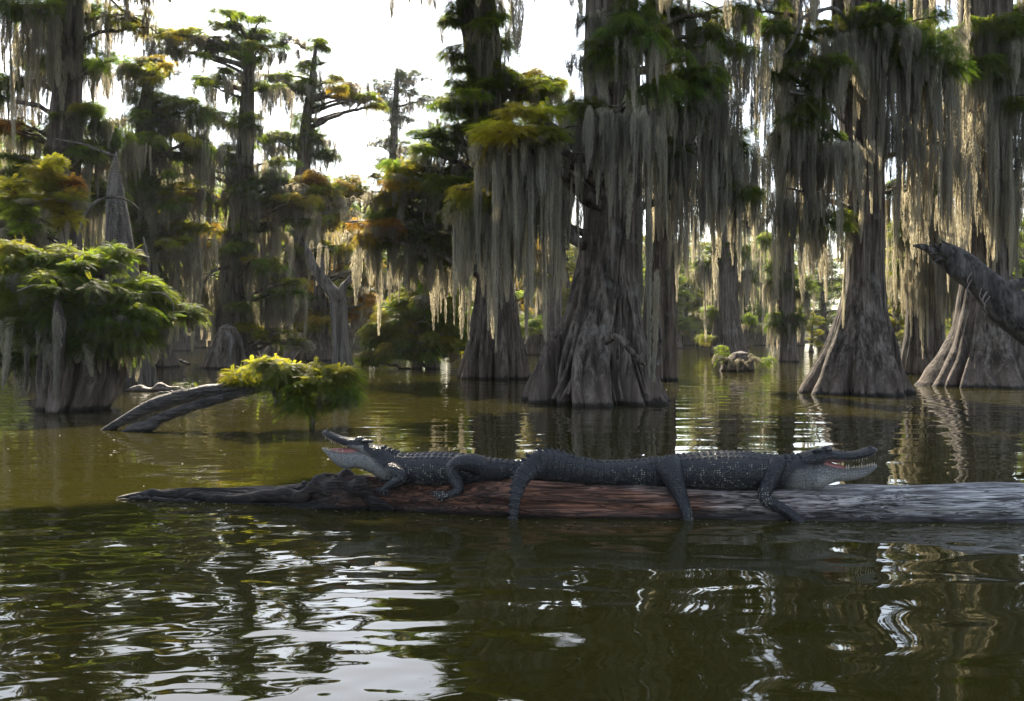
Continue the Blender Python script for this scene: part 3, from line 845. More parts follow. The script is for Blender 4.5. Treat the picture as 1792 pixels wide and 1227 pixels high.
T = Tree('small flat-armed cypress silhouetted far away against the open white sky', 78,
         [(695, 130, 4), (692, 190, 5), (689, 240, 7), (688, 330, 9), (690, 450, 12), (690, 604, 24)], 20, nt_=32, nz=50, detail='far')
T.boughs([(718, 132, 29, 11, 'b', 20, 1), (695, 130, 16, 11, 'b', 15, 0), (712, 158, 23, 11, 'b', 25, 1), (662, 152, 25, 13, 'b', 30, 2), (748, 176, 41, 11, 'b', 25, 3), (680, 182, 29, 15, 'b', 25, 2), (700, 205, 23, 13, 'b', 20, 1), (672, 248, 25, 13, 'b', 25, 2), (705, 262, 27, 17, 'b', 20, 1), (690, 300, 46, 26, 'b', 20, 2)])
T.dress(7, 10, 20, 'b', (.8, 1.3), 5)

T = Tree('slim cypress wholly curtained in pale moss just left of the huge central trunk', 52,
         [(974, 280, 14), (972, 360, 16), (966, 460, 18), (958, 560, 24), (952, 618, 38)], 21, nt_=48, nz=60)
T.boughs([(972, 335, 14, 14, 'd', 150, 3, -1), (985, 350, 10, 10, None, 180, 2, -1), (935, 440, 26, 10, 'o', 90, 2, -1), (940, 480, 24, 10, 'y', 60, 2, -1), (925, 572, 30, 9, 'l', 15, 1, -2), (955, 400, 24, 8, None, 150, 3, -1), (935, 560, 18, 8, 'g', 20, 0, -2)])

T = Tree('dark trunk half hidden just behind the right flank of the huge central cypress', 25.5,
         [(1150, -250, 20), (1152, 0, 22), (1154, 200, 22), (1157, 400, 24), (1156, 500, 26), (1152, 600, 30), (1150, 662, 36)], 22, nt_=80, nz=90)
T.boughs([(1170, 420, 30, 12, None, 110, 3), (1165, 200, 26, 16, 'd', 220, 3, -.5), (1175, 320, 24, 10, 'd', 150, 3, -.5), (1150, -120, 80, 40, 'g', 150, 3)])

T = Tree('dark moss-draped cypress standing alone in the open water right of the central trunk', 53,
         [(1274, 280, 16), (1274, 400, 18), (1272, 500, 19), (1272, 560, 22), (1276, 620, 32)], 23, nt_=56, nz=60)
T.boughs([(1250, 350, 34, 16, 'd', 130, 3), (1300, 370, 30, 30, 'd', 120, 3), (1275, 440, 46, 20, 'd', 130, 4), (1245, 545, 22, 10, 'l', 40, 2), (1312, 560, 14, 10, 'l', 40, 1), (1318, 385, 20, 16, 'g', 40, 1), (1232, 470, 20, 14, 'd', 90, 2), (1305, 480, 24, 12, 'd', 110, 3), (1240, 590, 20, 8, 'y', 10, 0)])

T = Tree('thin cypress with a shaggy dark skirt of leaves and moss above a bare foot', 40.5,
         [(1380, -200, 20), (1378, 0, 22), (1374, 200, 18), (1374, 400, 15), (1377, 540, 14), (1380, 600, 15), (1381, 632, 18)], 24, nt_=56, nz=90)
T.boughs([(1362, 480, 30, 24, 'd', 120, 4), (1368, 560, 28, 22, 'd', 70, 3), (1342, 420, 18, 12, 'l', 60, 2), (1395, 500, 22, 20, 'd', 90, 3), (1400, 380, 34, 18, 'd', 120, 3), (1385, 555, 22, 20, 'd', 60, 2)])

T = Tree('dark trunk veiled in sunlit moss between the two wide-footed cypresses on the right', 28.6,
         [(1612, -250, 22), (1612, 0, 24), (1612, 200, 24), (1616, 400, 25), (1618, 520, 28), (1618, 600, 34), (1616, 652, 42)], 25, nt_=80, nz=90)
T.boughs([(1630, 330, 40, 12, 'd', 230, 4, -.6), (1590, 400, 26, 18, 'l', 120, 2, -.6), (1650, 430, 40, 12, None, 170, 4, -.6), (1605, 460, 20, 10, None, 130, 2, -.8), (1665, 480, 26, 16, 'y', 90, 2, -.4), (1585, 470, 24, 20, 'd', 110, 2, .3), (1640, 200, 40, 20, 'd', 200, 3), (1570, 330, 30, 20, 'd', 160, 3, 0)])

T = Tree('low weeping evergreen-dark cypress thicket on two thin stems left of the red-footed cypress', 33,
         [(742, 420, 8), (746, 500, 10), (752, 580, 11), (756, 644, 13)], 26, nt_=40, nz=50, flute=.6, sunny=True, filler=False, thin=1.1)
T.bare([(745, 500, 8, 0), (735, 560, 9, 0), (731, 600, 10, 0), (730, 646, 11, 0)], 'stem', BARK)
T.boughs([(765, 495, 45, 28, 'g', 40, 1), (700, 535, 40, 28, 'y', 20, 0), (745, 555, 58, 42, 'g', 40, 2), (680, 585, 36, 30, 'l', 0, 0), (660, 620, 22, 14, 'y', 0, 0), (722, 605, 48, 24, 'l', 20, 1), (785, 555, 34, 44, 'g', 60, 3), (790, 600, 26, 22, 'l', 40, 2), (735, 520, 40, 30, 'l', 0, 0), (705, 560, 40, 30, 'l', 0, 0), (660, 590, 20, 20, 'y', 0, 0), (770, 520, 44, 36, 'l', 30, 1, -1), (740, 600, 50, 30, 'l', 20, 1, -1), (690, 560, 34, 26, 'y', 0, 0, -.8), (800, 580, 24, 30, 'l', 30, 1, -.5), (745, 465, 34, 22, 'l', 30, 1, -.3), (785, 480, 30, 26, 'g', 30, 1, -.4), (655, 575, 20, 16, 'y', 0, 0, -.6), (650, 630, 18, 9, 'y', 0, 0, -.6), (690, 610, 30, 18, 'y', 0, 0, -1)], kind='dn', dens=1.3)
T.bare([(705, 600, 2, -.9), (722, 570, 2.5, -.9), (740, 560, 3, -.8), (760, 575, 2, -.8)], mat=GREY)

T = Tree('squat swollen cypress stump under a spreading skirt of bright green leaves at the left edge', 15.9,
         [(168, 480, 14), (165, 500, 24), (160, 530, 38), (150, 580, 54), (146, 625, 70), (144, 660, 71), (136, 695, 64), (126, 718, 58)], 27, nt_=160, nz=140, nfl=10, flute=.9, topk=.8, thin=1.0, filler=False, mossk=1.5)
STUMP = T
T.boughs([(60, 475, 66, 30, 'g', 60, 2, -.3), (130, 500, 60, 40, 'g', 80, 3, -.6), (190, 540, 56, 42, 'g', 70, 3, -.5), (248, 560, 40, 42, 'g', 60, 2, -.2), (30, 545, 50, 50, 'g', 90, 2, 0), (85, 560, 60, 45, 'd', 80, 3, -.5),
          (165, 590, 50, 26, 'd', 65, 3, -.7), (60, 452, 40, 10, 'y', 0, 0, 0), (150, 455, 48, 20, 'l', 40, 1, 0), (210, 440, 24, 16, 'l', 30, 1, .2), (20, 620, 40, 16, 'd', 60, 3, .3), (215, 590, 40, 24, 'g', 60, 3, -.4),
          (120, 450, 30, 18, 'l', 30, 0, -.2), (240, 500, 34, 20, 'l', 30, 1, 0), (320, 545, 22, 16, 'g', 50, 2, .5), (280, 520, 26, 20, 'd', 40, 2, .3), (40, 500, 50, 30, 'l', 0, 0, -.5), (25, 440, 24, 10, 'Y', 0, 0, -.2), (90, 520, 50, 44, 'g', 60, 2, -.9), (200, 560, 46, 40, 'g', 60, 2, -.8), (145, 560, 50, 40, 'd', 60, 2, -.9)], dens=1.7)
T.bare([(98, 524, 3, -1.3), (101, 540, 9, -1.3), (106, 570, 13, -1.3), (102, 620, 12, -1.25), (97, 690, 13, -1.2), (95, 722, 14, -1.2)], 'stem', BARK, 10, 24, .15)
T.strand(100, 545, 700, -1.6, .8); T.strand(150, 600, 660, -1.2, .8); T.strand(20, 560, 680, -.8, .8); T.strand(48, 600, 690, -.8, .7); T.strand(80, 590, 680, -.8, .7)
T.bare([(30, 510, 2, -1.2), (60, 498, 2.5, -1.2), (92, 505, 2.5, -1.2)], mat=TWIG)
T.bare([(245, 512, 2, -.3), (285, 512, 3, -.3), (305, 530, 2, -.3), (303, 552, 1.5, -.3)], mat=TWIG)

T = Tree('yellow-green sunlit bush-like cypress behind the leafy stump at the left edge', 20,
         [(100, 330, 8), (112, 370, 12), (120, 420, 15), (122, 500, 19), (122, 600, 26), (122, 687, 40)], 28, nt_=64, nz=70, sunny=True, thin=.75, filler=False)
T.boughs([(55, 318, 46, 26, 'Y', 0, 0, -.3), (30, 345, 34, 34, 'l', 30, 0, -.2), (85, 290, 22, 14, 'Y', 0, 0, -.3), (118, 340, 26, 22, 'o', 20, 0, 0), (95, 345, 34, 18, 'Y', 30, 1, -.4), (35, 385, 34, 26, 'l', 60, 1, -.2), (130, 320, 14, 12, 'r', 10, 0, 0), (110, 375, 26, 18, 'Y', 0, 0, -.3), (50, 400, 50, 22, 'd', 120, 3, .4)], kind='up', dens=1.3)
T.strand(118, 385, 480, -.5, .6); T.strand(108, 400, 500, -.4, .5)

T = Tree('fuzzy grey dead cypress spire tapering to a point with one bare bent branch', 22.6,
         [(203, 272, 2.5), (201, 300, 8), (203, 350, 16), (207, 400, 22), (211, 450, 27), (215, 500, 32), (219, 560, 37), (222, 620, 42), (222, 674, 50)], 29, 'dead_cypress', 'dead tree', mat=GREY, nt_=80, nz=110, flute=.7)
T.bare([(205, 274, 3.5, 0), (188, 268, 3.2, 0), (165, 260, 2.6, 0), (148, 252, 2.4, 0), (125, 248, 2.2, 0), (97, 243, 1.3, 0)])
T.bare([(136, 470, 4.5, -.7), (136, 430, 4.2, -.7), (142, 390, 3.4, -.7), (158, 355, 2.6, -.7), (185, 344, 2.4, -.7), (212, 344, 2.4, -.6), (232, 352, 1.8, -.4), (246, 370, 1.2, -.2)])
T.bare([(242, 500, 5, -.2), (262, 470, 4, 0), (256, 440, 3, 0), (250, 415, 2, 0)])
fz = MB(); rr = np.random.default_rng(5)
for i in range(2600):
    k = rr.integers(2, len(T.cl) - 2); c = T.cl[k]; a = rr.uniform(0, 6.283)
    o_ = np.array([math.cos(a), math.sin(a), 0]); p = c[:3] + o_ * c[3] * .97 - np.array(T.base)
    if c[2] < 1.3: continue
    L = rr.uniform(.02, .075); tip = p + o_ * L + np.array([0, 0, -L * rr.uniform(.2, 1.4)]); s_ = np.array([-o_[1], o_[0], 0.2]) * .008
    fz.add([p - s_, p + s_, tip], [(0, 1, 2)], rr.uniform(.3, .9))
fz.obj('moss_fuzz', MOSS, T.root)

T = Tree('slim grey snag forking into two bare arms near the middle of the left half', 31,
         [(590, 508, 10), (592, 525, 14), (592, 535, 15), (594, 560, 14), (597, 600, 14), (599, 630, 16), (600, 650, 19)], 30, 'dead_cypress', 'dead tree', mat=GREY, nt_=64, nz=80, flute=1.0, topk=.4)
T.bare([(592, 525, 15, -.1), (576, 502, 13, -.1), (560, 486, 11, -.1), (548, 465, 9, -.1), (538, 440, 7, -.1), (532, 425, 5, -.1)])
T.bare([(590, 524, 13, -.1), (601, 504, 9, -.1), (608, 494, 6, -.1), (614, 482, 3, -.1)])
T.bare([(540, 445, 3, 0), (556, 430, 2.4, .1), (570, 432, 2, .1), (585, 440, 1.4, .1)], mat=TWIG)
T.strand(560, 425, 500, 0, .9); T.strand(545, 420, 480, .2, .9); T.strand(572, 430, 520, .1, .8)

T = Tree('hollow dark stump with a bowed black limb and a bleached prop beside it', 33.5,
         [(398, 574, 14), (396, 590, 19), (391, 615, 25), (385, 644, 33)], 31, 'tree_stump', 'stump', nt_=80, nz=60, nfl=12, topk=.5)
T.bare([(388, 574, 5, 0), (402, 574, 7, 0), (412, 582, 8, 0), (420, 602, 7, 0), (426, 624, 6, 0), (431, 642, 6, 0)], mat=BARK)
T.bare([(396, 580, 4, -.3), (404, 592, 6, -.4), (407, 602, 5.5, -.4), (400, 620, 5, -.4), (396, 646, 5, -.4)])

T = Tree('ragged little stump buried in dry grey moss, alone in the open water', 31,
         [(1296, 618, 14), (1294, 630, 24), (1292, 640, 28), (1290, 650, 30)], 32, 'tree_stump', 'stump', nt_=64, nz=40, nfl=9, topk=.3)
for i in range(15):
    a = T.rel(at(1262 + 4.8 * i, 622 + 8 * abs(math.sin(i * 1.7)), T.D - .3 + .4 * math.sin(i * 2.3)))
    link('dry_moss', random.Random(i).choice(MOSS_NEAR), T.root, a, (.3 * math.sin(i), .35 * math.cos(i * 2), i), (.42, .42, .32 + .12 * math.sin(i * 3)))
for i, (px, py) in enumerate([(1262, 608), (1266, 620), (1258, 628), (1340, 635), (1345, 628)]):
    o = link('foliage', CLUMP_UP[i % 3], T.root, T.rel(at(px, py, T.D - .2)), (0, 0, i), (.32, .32, .4)); o.color = (*PAL['l'], 1)
mbx = MB(); mbx.add(*tube([(*T.rel(at(1266, 640, T.D)), .03), (*T.rel(at(1267, 615, T.D)), .025), (*T.rel(at(1266, 595, T.D)), .01)], 10, 6)); mbx.obj('stem', TWIG, T.root)

# ---------------------------------------------------------------- trees farther back, copied from a few of each kind
def merge_instances(sources, xf):
    mb = MB()
    for src, (loc, rot, sc) in xf:
        v, fs, a = src
        c, s = math.cos(rot), math.sin(rot)
        q = v * np.array(sc)
        q = np.stack([q[:, 0] * c - q[:, 1] * s, q[:, 0] * s + q[:, 1] * c, q[:, 2]], -1) + np.array(loc)
        n0 = mb.n
        mb.v.append(q); mb.f += [f + n0 for f in fs]; mb.a.append(a); mb.n += len(q)
    return mb
FARSRC = [frond_clump(200 + i, 42, 0.11, 0.045, 0.6, 5, (.3, .5)).arrays() for i in range(3)]
MOSSSRC = [moss_curtain(210 + i, 9, 18, rib=0.022, wmin=.03, wmax=.11).arrays() for i in range(3)]

def back_proto(seed, h, spread, ncl, nms, tone):
    r = random.Random(seed)
    root = link('bald_cypress', None)
    tb = MB()
    lean = r.uniform(-.5, .5)
    zz = [-.3, 0, .5, 1.3, h * .3, h * .6, h]
    rd = [.95, .9, .7, .48, .36, .24, .05]
    tb.add(*tube([(lean * (z / h) ** 1.5 * 2 if z > 0 else 0, .3 * math.sin(z), z, q) for z, q in zip(zz, rd)], 24, 14, .14, seed))
    cl, ms = [], []
    nb = ncl // 3
    for i in range(nb):
        z = h * (0.16 + 0.82 * ((i + .5) / nb) ** .9) + r.uniform(-.5, .5)
        f = z / h
        L = spread * (1.05 - 0.6 * f) * r.uniform(.35, 1.15)
        a = r.uniform(0, 6.283)
        x, y = L * math.cos(a), L * math.sin(a)
        x0 = lean * f ** 1.5 * 2
        tb.add(*tube([(x0, 0, z - .5, .1), (x0 + x * .5, y * .5, z - .1, .07), (x0 + x * 1.1, y * 1.1, z, .02)], 7, 5))
        for k in range(3):
            g = r.uniform(.45, 1.15)
            sc = r.uniform(1.3, 2.5) * (0.75 if f > .8 else 1)
            cl.append((r.choice(FARSRC), ((x0 + x * g + r.uniform(-.6, .6), y * g + r.uniform(-.6, .6), z + r.uniform(-.3, .45)), r.uniform(0, 6.28), (sc, sc, sc * .62))))
        for k in range(max(1, round(nms / nb))):
            g = r.uniform(.3, 1.05)
            ms.append((r.choice(MOSSSRC), ((x0 + x * g + r.uniform(-.4, .4), y * g + r.uniform(-.4, .4), z), r.uniform(0, 6.28), (r.uniform(.9, 1.9), r.uniform(.8, 1.6), r.uniform(1.2, 3.6)))))
    tb.obj('trunk', BARK, root)
    cr = merge_instances(None, cl).obj('crown', LEAF, root, smoothed=False)
    cr.color = (*PAL[tone], 1)
    merge_instances(None, ms).obj('spanish_moss', MOSS, root, smoothed=False)
    return root

def copy_tree(o, parent=None):
    c = o.copy(); COL.objects.link(c); c.parent = parent
    for ch in o.children:
        copy_tree(ch, c)
    return c

PROTO = [back_proto(301, 13, 3.6, 60, 22, 'l'), back_proto(302, 14, 3.2, 54, 26, 'g'), back_proto(303, 11.5, 3.8, 60, 20, 'o'), back_proto(304, 12.5, 3.4, 60, 22, 'y')]
KIND = [('mid-green moss-hung cypress in the woods behind the nearer trees', 'green cypresses in the woods behind'),
        ('dark green moss-hung cypress in the woods behind the nearer trees', 'dark cypresses in the woods behind'),
        ('rust-orange tinted cypress in the woods behind the nearer trees', 'orange cypresses in the woods behind'),
        ('olive-yellow tinted cypress in the woods behind the nearer trees', 'olive cypresses in the woods behind')]
rb = random.Random(77)
used = set()
def back(px, D, top, k, rot=None):
    if k in used:
        o = copy_tree(PROTO[k])
    else:
        o = PROTO[k]; used.add(k)
    hh = (13, 14, 11.5, 12.5)[k]
    want = CH + (H - top) / F * D
    s = want / (hh * 1.0)
    o.location = ((px - 896) / F * D, D, 0)
    o.rotation_euler = (0, 0, rb.uniform(0, 6.28))
    o.scale = (s * rb.uniform(.9, 1.2), s * rb.uniform(.9, 1.2), s)
    tag(o, KIND[k][0], 'tree', KIND[k][1])
# left woods
for px, D, top, k in [(-60, 46, 150, 1), (35, 56, 230, 0), (150, 62, 240, 3), (310, 64, 270, 0), (355, 76, 260, 3), (470, 66, 290, 1),
                      (545, 70, 330, 2), (575, 78, 340, 2), (635, 70, 405, 2), (690, 66, 410, 1), (730, 58, 390, 1), (-10, 76, 200, 0), (100, 80, 240, 3),
                      (240, 84, 290, 1), (430, 88, 320, 0), (-150, 60, 150, 0), (600, 88, 400, 1), (520, 92, 350, 0), (800, 75, 320, 1), (840, 66, 350, 0), (900, 72, 390, 2)]:
    back(px, D, top, k)
for o in PROTO:
    pass

# far shore woods: hazier, smaller
FARK = ('distant bluish-green tree in the hazy wood along the far shore', 'distant trees along the far shore')
for i in range(46):
    px = -250 + i * 48 + rb.uniform(-16, 16)
    D = rb.uniform(92, 132)
    if px < 560: top = rb.uniform(300, 360)
    elif px < 660: top = rb.uniform(285, 340)
    elif px < 820: top = rb.uniform(330, 400)
    elif px < 1010: top = rb.uniform(340, 400)
    else: top = rb.uniform(385, 450)
    k = rb.choice([0, 1, 1, 3])
    o = copy_tree(PROTO[k])
    want = CH + (H - top) / F * D
    hh = (13, 14, 11.5, 12.5)[k]
    s = want / hh
    o.location = ((px - 896) / F * D, D, 0)
    o.rotation_euler = (0, 0, rb.uniform(0, 6.28))
    o.scale = (s * 1.15, s * 1.15, s)
    tag(o, FARK[0], 'tree', FARK[1])
for i, (px, D, top, k) in enumerate([(1165, 84, 430, 1), (1200, 88, 440, 0), (1140, 90, 400, 3), (1225, 86, 500, 3), (1330, 88, 430, 0), (1400, 86, 470, 0), (1010, 84, 410, 0), (985, 88, 390, 1), (1420, 60, 545, 3), (1565, 48, 430, 3), (1680, 50, 440, 3), (1790, 52, 380, 0), (1640, 60, 400, 0), (1540, 64, 380, 1), (1740, 66, 380, 1), (1850, 60, 330, 0), (1150, 78, 425, 0), (1185, 72, 440, 1), (1215, 94, 400, 0), (1240, 80, 420, 3), (1300, 76, 430, 1), (1335, 96, 405, 0), (1370, 74, 440, 0), (1440, 90, 410, 1), (1560, 74, 400, 0), (1600, 84, 390, 1), (1660, 72, 400, 0), (1710, 80, 390, 3), (1770, 74, 390, 1), (1000, 74, 420, 3), (960, 80, 420, 0), (1110, 86, 410, 1)]):
    back(px, D, top, k)

# ---------------------------------------------------------------- far bank: a low strip of ground under the far woods
bx = np.linspace(-220, 220, 120)
rows = []
nzb = Noise(8, 10, .2, .8)
for d, z in ((100, -.4), (104, .25), (150, .6), (330, 3.0)):
    rows.append(np.stack([bx * (1 + d / 300), d + 3 * nzb(np.stack([bx * .03, bx * 0 + d, bx * 0], -1)), np.full_like(bx, z)], -1))
mbb = MB(); mbb.add(np.concatenate(rows), grid_faces(4, 120, False))
fb = mbb.obj('far_bank', plain('bank_soil', (0.035, 0.035, 0.018), .95, .1, (2, .1)))
fb['kind'] = 'structure'
xf = []
rw = random.Random(9)
for i in range(750):
    x = rw.uniform(-190, 190); y = rw.uniform(112, 170)
    z = .4 + (y - 112) * .02
    s = rw.uniform(2.5, 6)
    xf.append((rw.choice(FARSRC), ((x, y, z + rw.uniform(0, 1) ** 1.3 * 8.5 + s * .2), rw.uniform(0, 6.28), (s, s, s * .8))))
ww = merge_instances(None, xf).obj('far_wood', LEAF, None, smoothed=False)
ww['kind'] = 'stuff'
ww.color = (*PAL['b'], 1)

# ---------------------------------------------------------------- small floating things
def drift(label, pts, D, seed, mat=BRANCHWOOD, name='driftwood', sides=14, rough=.3, flat=.6):
    P = [(*at(px, py, D + dy), r / F * D) for px, py, r, dy in pts]
    b = Vector((P[0][0], P[0][1], 0))
    m = MB(); v, f = tube([(p[0] - b.x, p[1] - b.y, p[2], p[3]) for p in P], 40, sides, rough, seed, flat)
    m.add(v, f, np.repeat(np.linspace(0, 1, 40), sides))
    o = m.obj(name, mat, None, b)
    return tag(o, label, 'driftwood')
LITWOOD = wood_material('sunlit_drift_wood', (0.2, 0.6, 1.0), [(0.0, (0.2, 0.17, 0.14)), (1.0, (0.26, 0.21, 0.17))], sc=9)  # sunlight painted in as a paler wood colour
drift('flat log coloured as if sunlit, floating beside the leafy stump on the left', [(218, 684, 2, 0), (230, 682, 8, 0), (265, 682, 10, 0), (300, 684, 8, 0), (335, 686, 4, 0)], 20.5, 3, LITWOOD, flat=.8)
drift('thin pale drift branch floating beyond the leafy stump', [(262, 690, 2, 0), (300, 689, 4, 0), (345, 688, 2, 0)], 19.9, 4, LITWOOD)
drift('short dark drift log under the fallen leafy branch', [(395, 690, 3, 0), (420, 687, 9, 0), (450, 686, 9, 0), (470, 684, 6, 0), (482, 688, 2, 0)], 20.0, 5)
drift('small forked stick poking out of the water far left', [(311, 628, 1, 0), (320, 634, 2, 0), (328, 637, 3, 0), (334, 636, 1, 0)], 37, 6)
drift('short upright stick below the fallen branch leaves', [(546, 712, 4, 0), (547, 730, 4, 0), (547, 752, 5, 0)], 12.6, 7, BARK, 'stick')
for i, (px, D) in enumerate([(1172, 84), (1188, 83)]):
    m = MB()
    prof = [(0, -.08), (.1, -.06), (.14, 0), (.15, .12), (.12, .2), (.05, .24), (.03, .34), (0, .36)]
    th = np.arange(14) / 14 * 6.2832
    V = np.concatenate([np.stack([r * np.cos(th), r * np.sin(th), np.full(14, z)], -1) for r, z in prof])
    m.add(V, grid_faces(len(prof), 14))
    o = m.obj('float', plain('white_float', (.75, .75, .72), .4), None, ((px - 896) / F * D, D, 0.02), )
    tag(o, ('larger' if i == 0 else 'smaller') + ' white float on the far water right of the central trunk', 'float')
    o.scale = (1.1,) * 3 if i == 0 else (.8,) * 3

# leaning dead trunk on the right
D0 = 15.0
DARKWOOD = bark_material('weathered_dead_wood', (0.016, 0.014, 0.013), (0.072, 0.066, 0.061), (0.17, 0.158, 0.148), band=False)
P = [(1650, 443, 19, .1), (1656, 447, 21, .1), (1672, 456, 24, .1), (1690, 470, 27, .1), (1706, 482, 27, 0), (1725, 497, 28, 0), (1760, 530, 37, 0), (1792, 556, 40, 0), (1850, 604, 44, 0), (1920, 664, 50, 0), (1990, 722, 58, 0), (2030, 756, 62, 0)]
root = thing('leaning_trunk', 'thick grey dead trunk leaning in from the right edge with a torn broken end', 'dead tree', Vector((at(1990, 600, D0).x, D0, 0)))
rel = lambda px, py, dy=0: at(px, py, D0 + dy) - root.location
m = MB(); m.add(*tube([(*rel(a, b, d), r / F * D0) for a, b, r, d in P], 70, 36, .07, 4)); v = m.v[0]
m.obj('trunk', DARKWOOD, root)
m = MB(); m.add(*tube([(*rel(a, b, d), r / F * D0) for a, b, r, d in [(1598, 430, 2, 0), (1612, 432, 6, 0), (1628, 437, 9, 0), (1645, 450, 12, 0), (1668, 468, 13, 0), (1700, 492, 12, 0)]], 24, 10, .2, 6)); m.obj('broken_spur', DARKWOOD, root)
m = MB(); m.add(*tube([(*rel(a, b, d), r / F * D0) for a, b, r, d in [(1643, 432, 8, -.1), (1652, 436, 11, -.1), (1662, 446, 9, -.1)]], 10, 10, .2, 7)); m.obj('branch_stub', DARKWOOD, root)
m = MB(); m.add(*tube([(*rel(a, b, d), r / F * D0) for a, b, r, d in [(1764, 512, 9, -.1), (1772, 500, 12, -.15), (1782, 495, 11, -.2), (1790, 494, 7, -.2)]], 12, 10, .2, 8)); m.obj('branch_stub', DARKWOOD, root)
for k, (xa, ya, xb, yb2, r_) in enumerate([(1648, 436, 1628, 424, 6), (1652, 450, 1634, 458, 5), (1658, 430, 1646, 418, 5), (1650, 443, 1622, 445, 4)]):      # jagged spikes of the break
    m = MB(); m.add(*tube([(*rel(xa + 10, ya + 6, -.05), r_ / F * D0), (*rel(xa, ya, -.08), r_ * .8 / F * D0), (*rel(xb, yb2, -.1), .004)], 9, 7, .15, k)); m.obj('spike', DARKWOOD, root)
for k in range(7):                                              # shredded splinters round the break
    rr_ = random.Random(k); x = rr_.uniform(1690, 1735); y = 500 + (x - 1690) * .55 + rr_.uniform(-12, 16)
    m = MB() if k == 0 else m
    m.add(*tube([(*rel(x, y - 20, -.22), .006), (*rel(x + rr_.uniform(-14, -4), y - 4, -.27), .008), (*rel(x + rr_.uniform(-6, 10), y + rr_.uniform(4, 14), -.24), .003)], 8, 5), )
m.obj('splinters', plain('torn_wood', (.2, .16, .14), .8, .2, (30, .01)), root)

# fallen branch with leaves on the left
D0 = 12.4
root = thing('fallen_branch', 'half-sunk split branch carrying a bright spray of yellow-green leaves, left of the alligators', 'branch', Vector((at(230, 700, D0).x, D0, 0)))
rel = lambda px, py, dy=0: at(px, py, D0 + dy) - root.location
def wpart(name, rows, n, sides, rough, seed, mat=BRANCHWOOD):
    m = MB(); v, f = tube([(*rel(a, b, d), r * .78 / F * D0) for a, b, r, d in rows], n, sides, rough, seed)
    m.add(v, f, np.repeat(np.linspace(0, 1, n), sides))
    return m.obj(name, mat, root)
wpart('branch', [(165, 766, 8, .1), (192, 750, 9, .1), (225, 731, 13, .1), (262, 712, 16, .1), (300, 699, 17, .1), (345, 688, 16, .1), (400, 680, 14, .1), (450, 674, 12, .1), (490, 668, 10, .1), (540, 662, 9, .1), (585, 664, 6, .1), (605, 672, 4, .1)], 90, 24, .06, 21)
wpart('branch', [(205, 768, 10, -.1), (232, 752, 12, -.1), (262, 744, 13, -.1), (285, 730, 12, -.1), (320, 718, 12, -.08), (355, 706, 11, -.05), (400, 694, 10, 0), (445, 682, 9, .05), (490, 672, 8, .1)], 80, 24, .07, 22)
wpart('branch', [(470, 668, 6, 0), (478, 684, 5, -.05), (486, 700, 4, -.1), (480, 712, 2, -.1)], 16, 8, .1, 23)
r_ = random.Random(31)
BR = bpy.data.objects
limb0 = wpart('limb', [(430, 672, 5, 0), (480, 652, 5, 0), (540, 650, 5, 0), (590, 668, 4, 0), (615, 690, 3, 0)], 20, 7, .1, 24, TWIG)
for (px, py, hw, hh, c, n) in [(425, 656, 22, 6, 'y', 5), (465, 642, 20, 8, 'y', 7), (500, 644, 22, 8, 'y', 6), (545, 652, 26, 9, 'y', 7), (590, 668, 20, 12, 'y', 7), (515, 688, 16, 16, 'g', 4), (570, 676, 34, 16, 'l', 5), (500, 660, 42, 8, 'l', 5), (610, 694, 9, 22, 'l', 6), (528, 708, 12, 14, 'g', 4), (585, 700, 22, 12, 'l', 4), (455, 660, 26, 4, 'l', 3), (340, 674, 8, 4, 'g', 1), (575, 648, 22, 6, 'Y', 3), (482, 632, 14, 3, 'Y', 2), (410, 664, 8, 4, 'Y', 2)]:
    for i in range(n):
        p = rel(px + r_.uniform(-1, 1) * hw, py + r_.gauss(0, .5) * hh, r_.uniform(-.35, .35))
        k = r_.uniform(.2, .4)
        o = link('foliage', r_.choice(CLUMP_UP + CLUMP_DN[:1] if c in 'Yy' else CLUMP_DN + CLUMP_UP), limb0, p, (r_.uniform(-.4, .4), r_.uniform(-.4, .4), r_.uniform(0, 6.28)), (k, k, k * r_.uniform(.8, 1.2)))
        cc = PAL['o'] if (c in 'Yy' and r_.random() < .1) else PAL['l' if (c in 'Yy' and r_.random() < .45) else c]; j = r_.uniform(.5, 1.35)
        o.color = (cc[0] * j, cc[1] * j, cc[2] * j, 1)
for px, y0, y1 in [(490, 680, 725), (575, 685, 738), (590, 690, 730), (560, 690, 742), (610, 700, 728), (520, 690, 735), (475, 672, 700), (600, 680, 720)]:
    link('spanish_moss', MOSS_NEAR[px % 5], limb0, rel(px, y0), (0, 0, px), (.22, .2, (y1 - y0) / F * D0))

# ---------------------------------------------------------------- the big drift log
LX = [150, 205, 400, 600, 900, 1200, 1400, 1792, 2100]
LY = [870, 872, 882, 893, 906, 909, 911, 916, 920]
def DL(px):
    return dist_of(np.interp(px, LX, LY))
def atd(px, py, dy):
    return at(px, py, DL(px) + dy)
NX, NTH = 620, 110
pxs = np.linspace(196, 2080, NX)
top_px = np.interp(pxs, [196, 206, 225, 260, 330, 400, 470, 530, 570, 640, 700, 800, 950, 1200, 1400, 1470, 1550, 1792, 2080],
                        [873, 866, 861, 856, 855, 858, 856, 848, 839, 839, 842, 843, 843, 846, 848, 852, 850, 845, 843])
aw = np.interp(pxs, [196, 215, 260, 400, 560, 640, 800, 2080], [.03, .09, .13, .17, .25, .27, .27, .30])
C0 = []
V = np.zeros((NX, NTH, 3)); tint = np.zeros((NX, NTH))
th = np.arange(NTH) / NTH * 2 * math.pi
nA, nB, nC = Noise(61, 16, .3, 1.0), Noise(62, 16, .6, 1.6), Noise(63, 18, .5, 1.5)
kx, kz = atd(1575, 872, .05).x, atd(1575, 872, .05).z
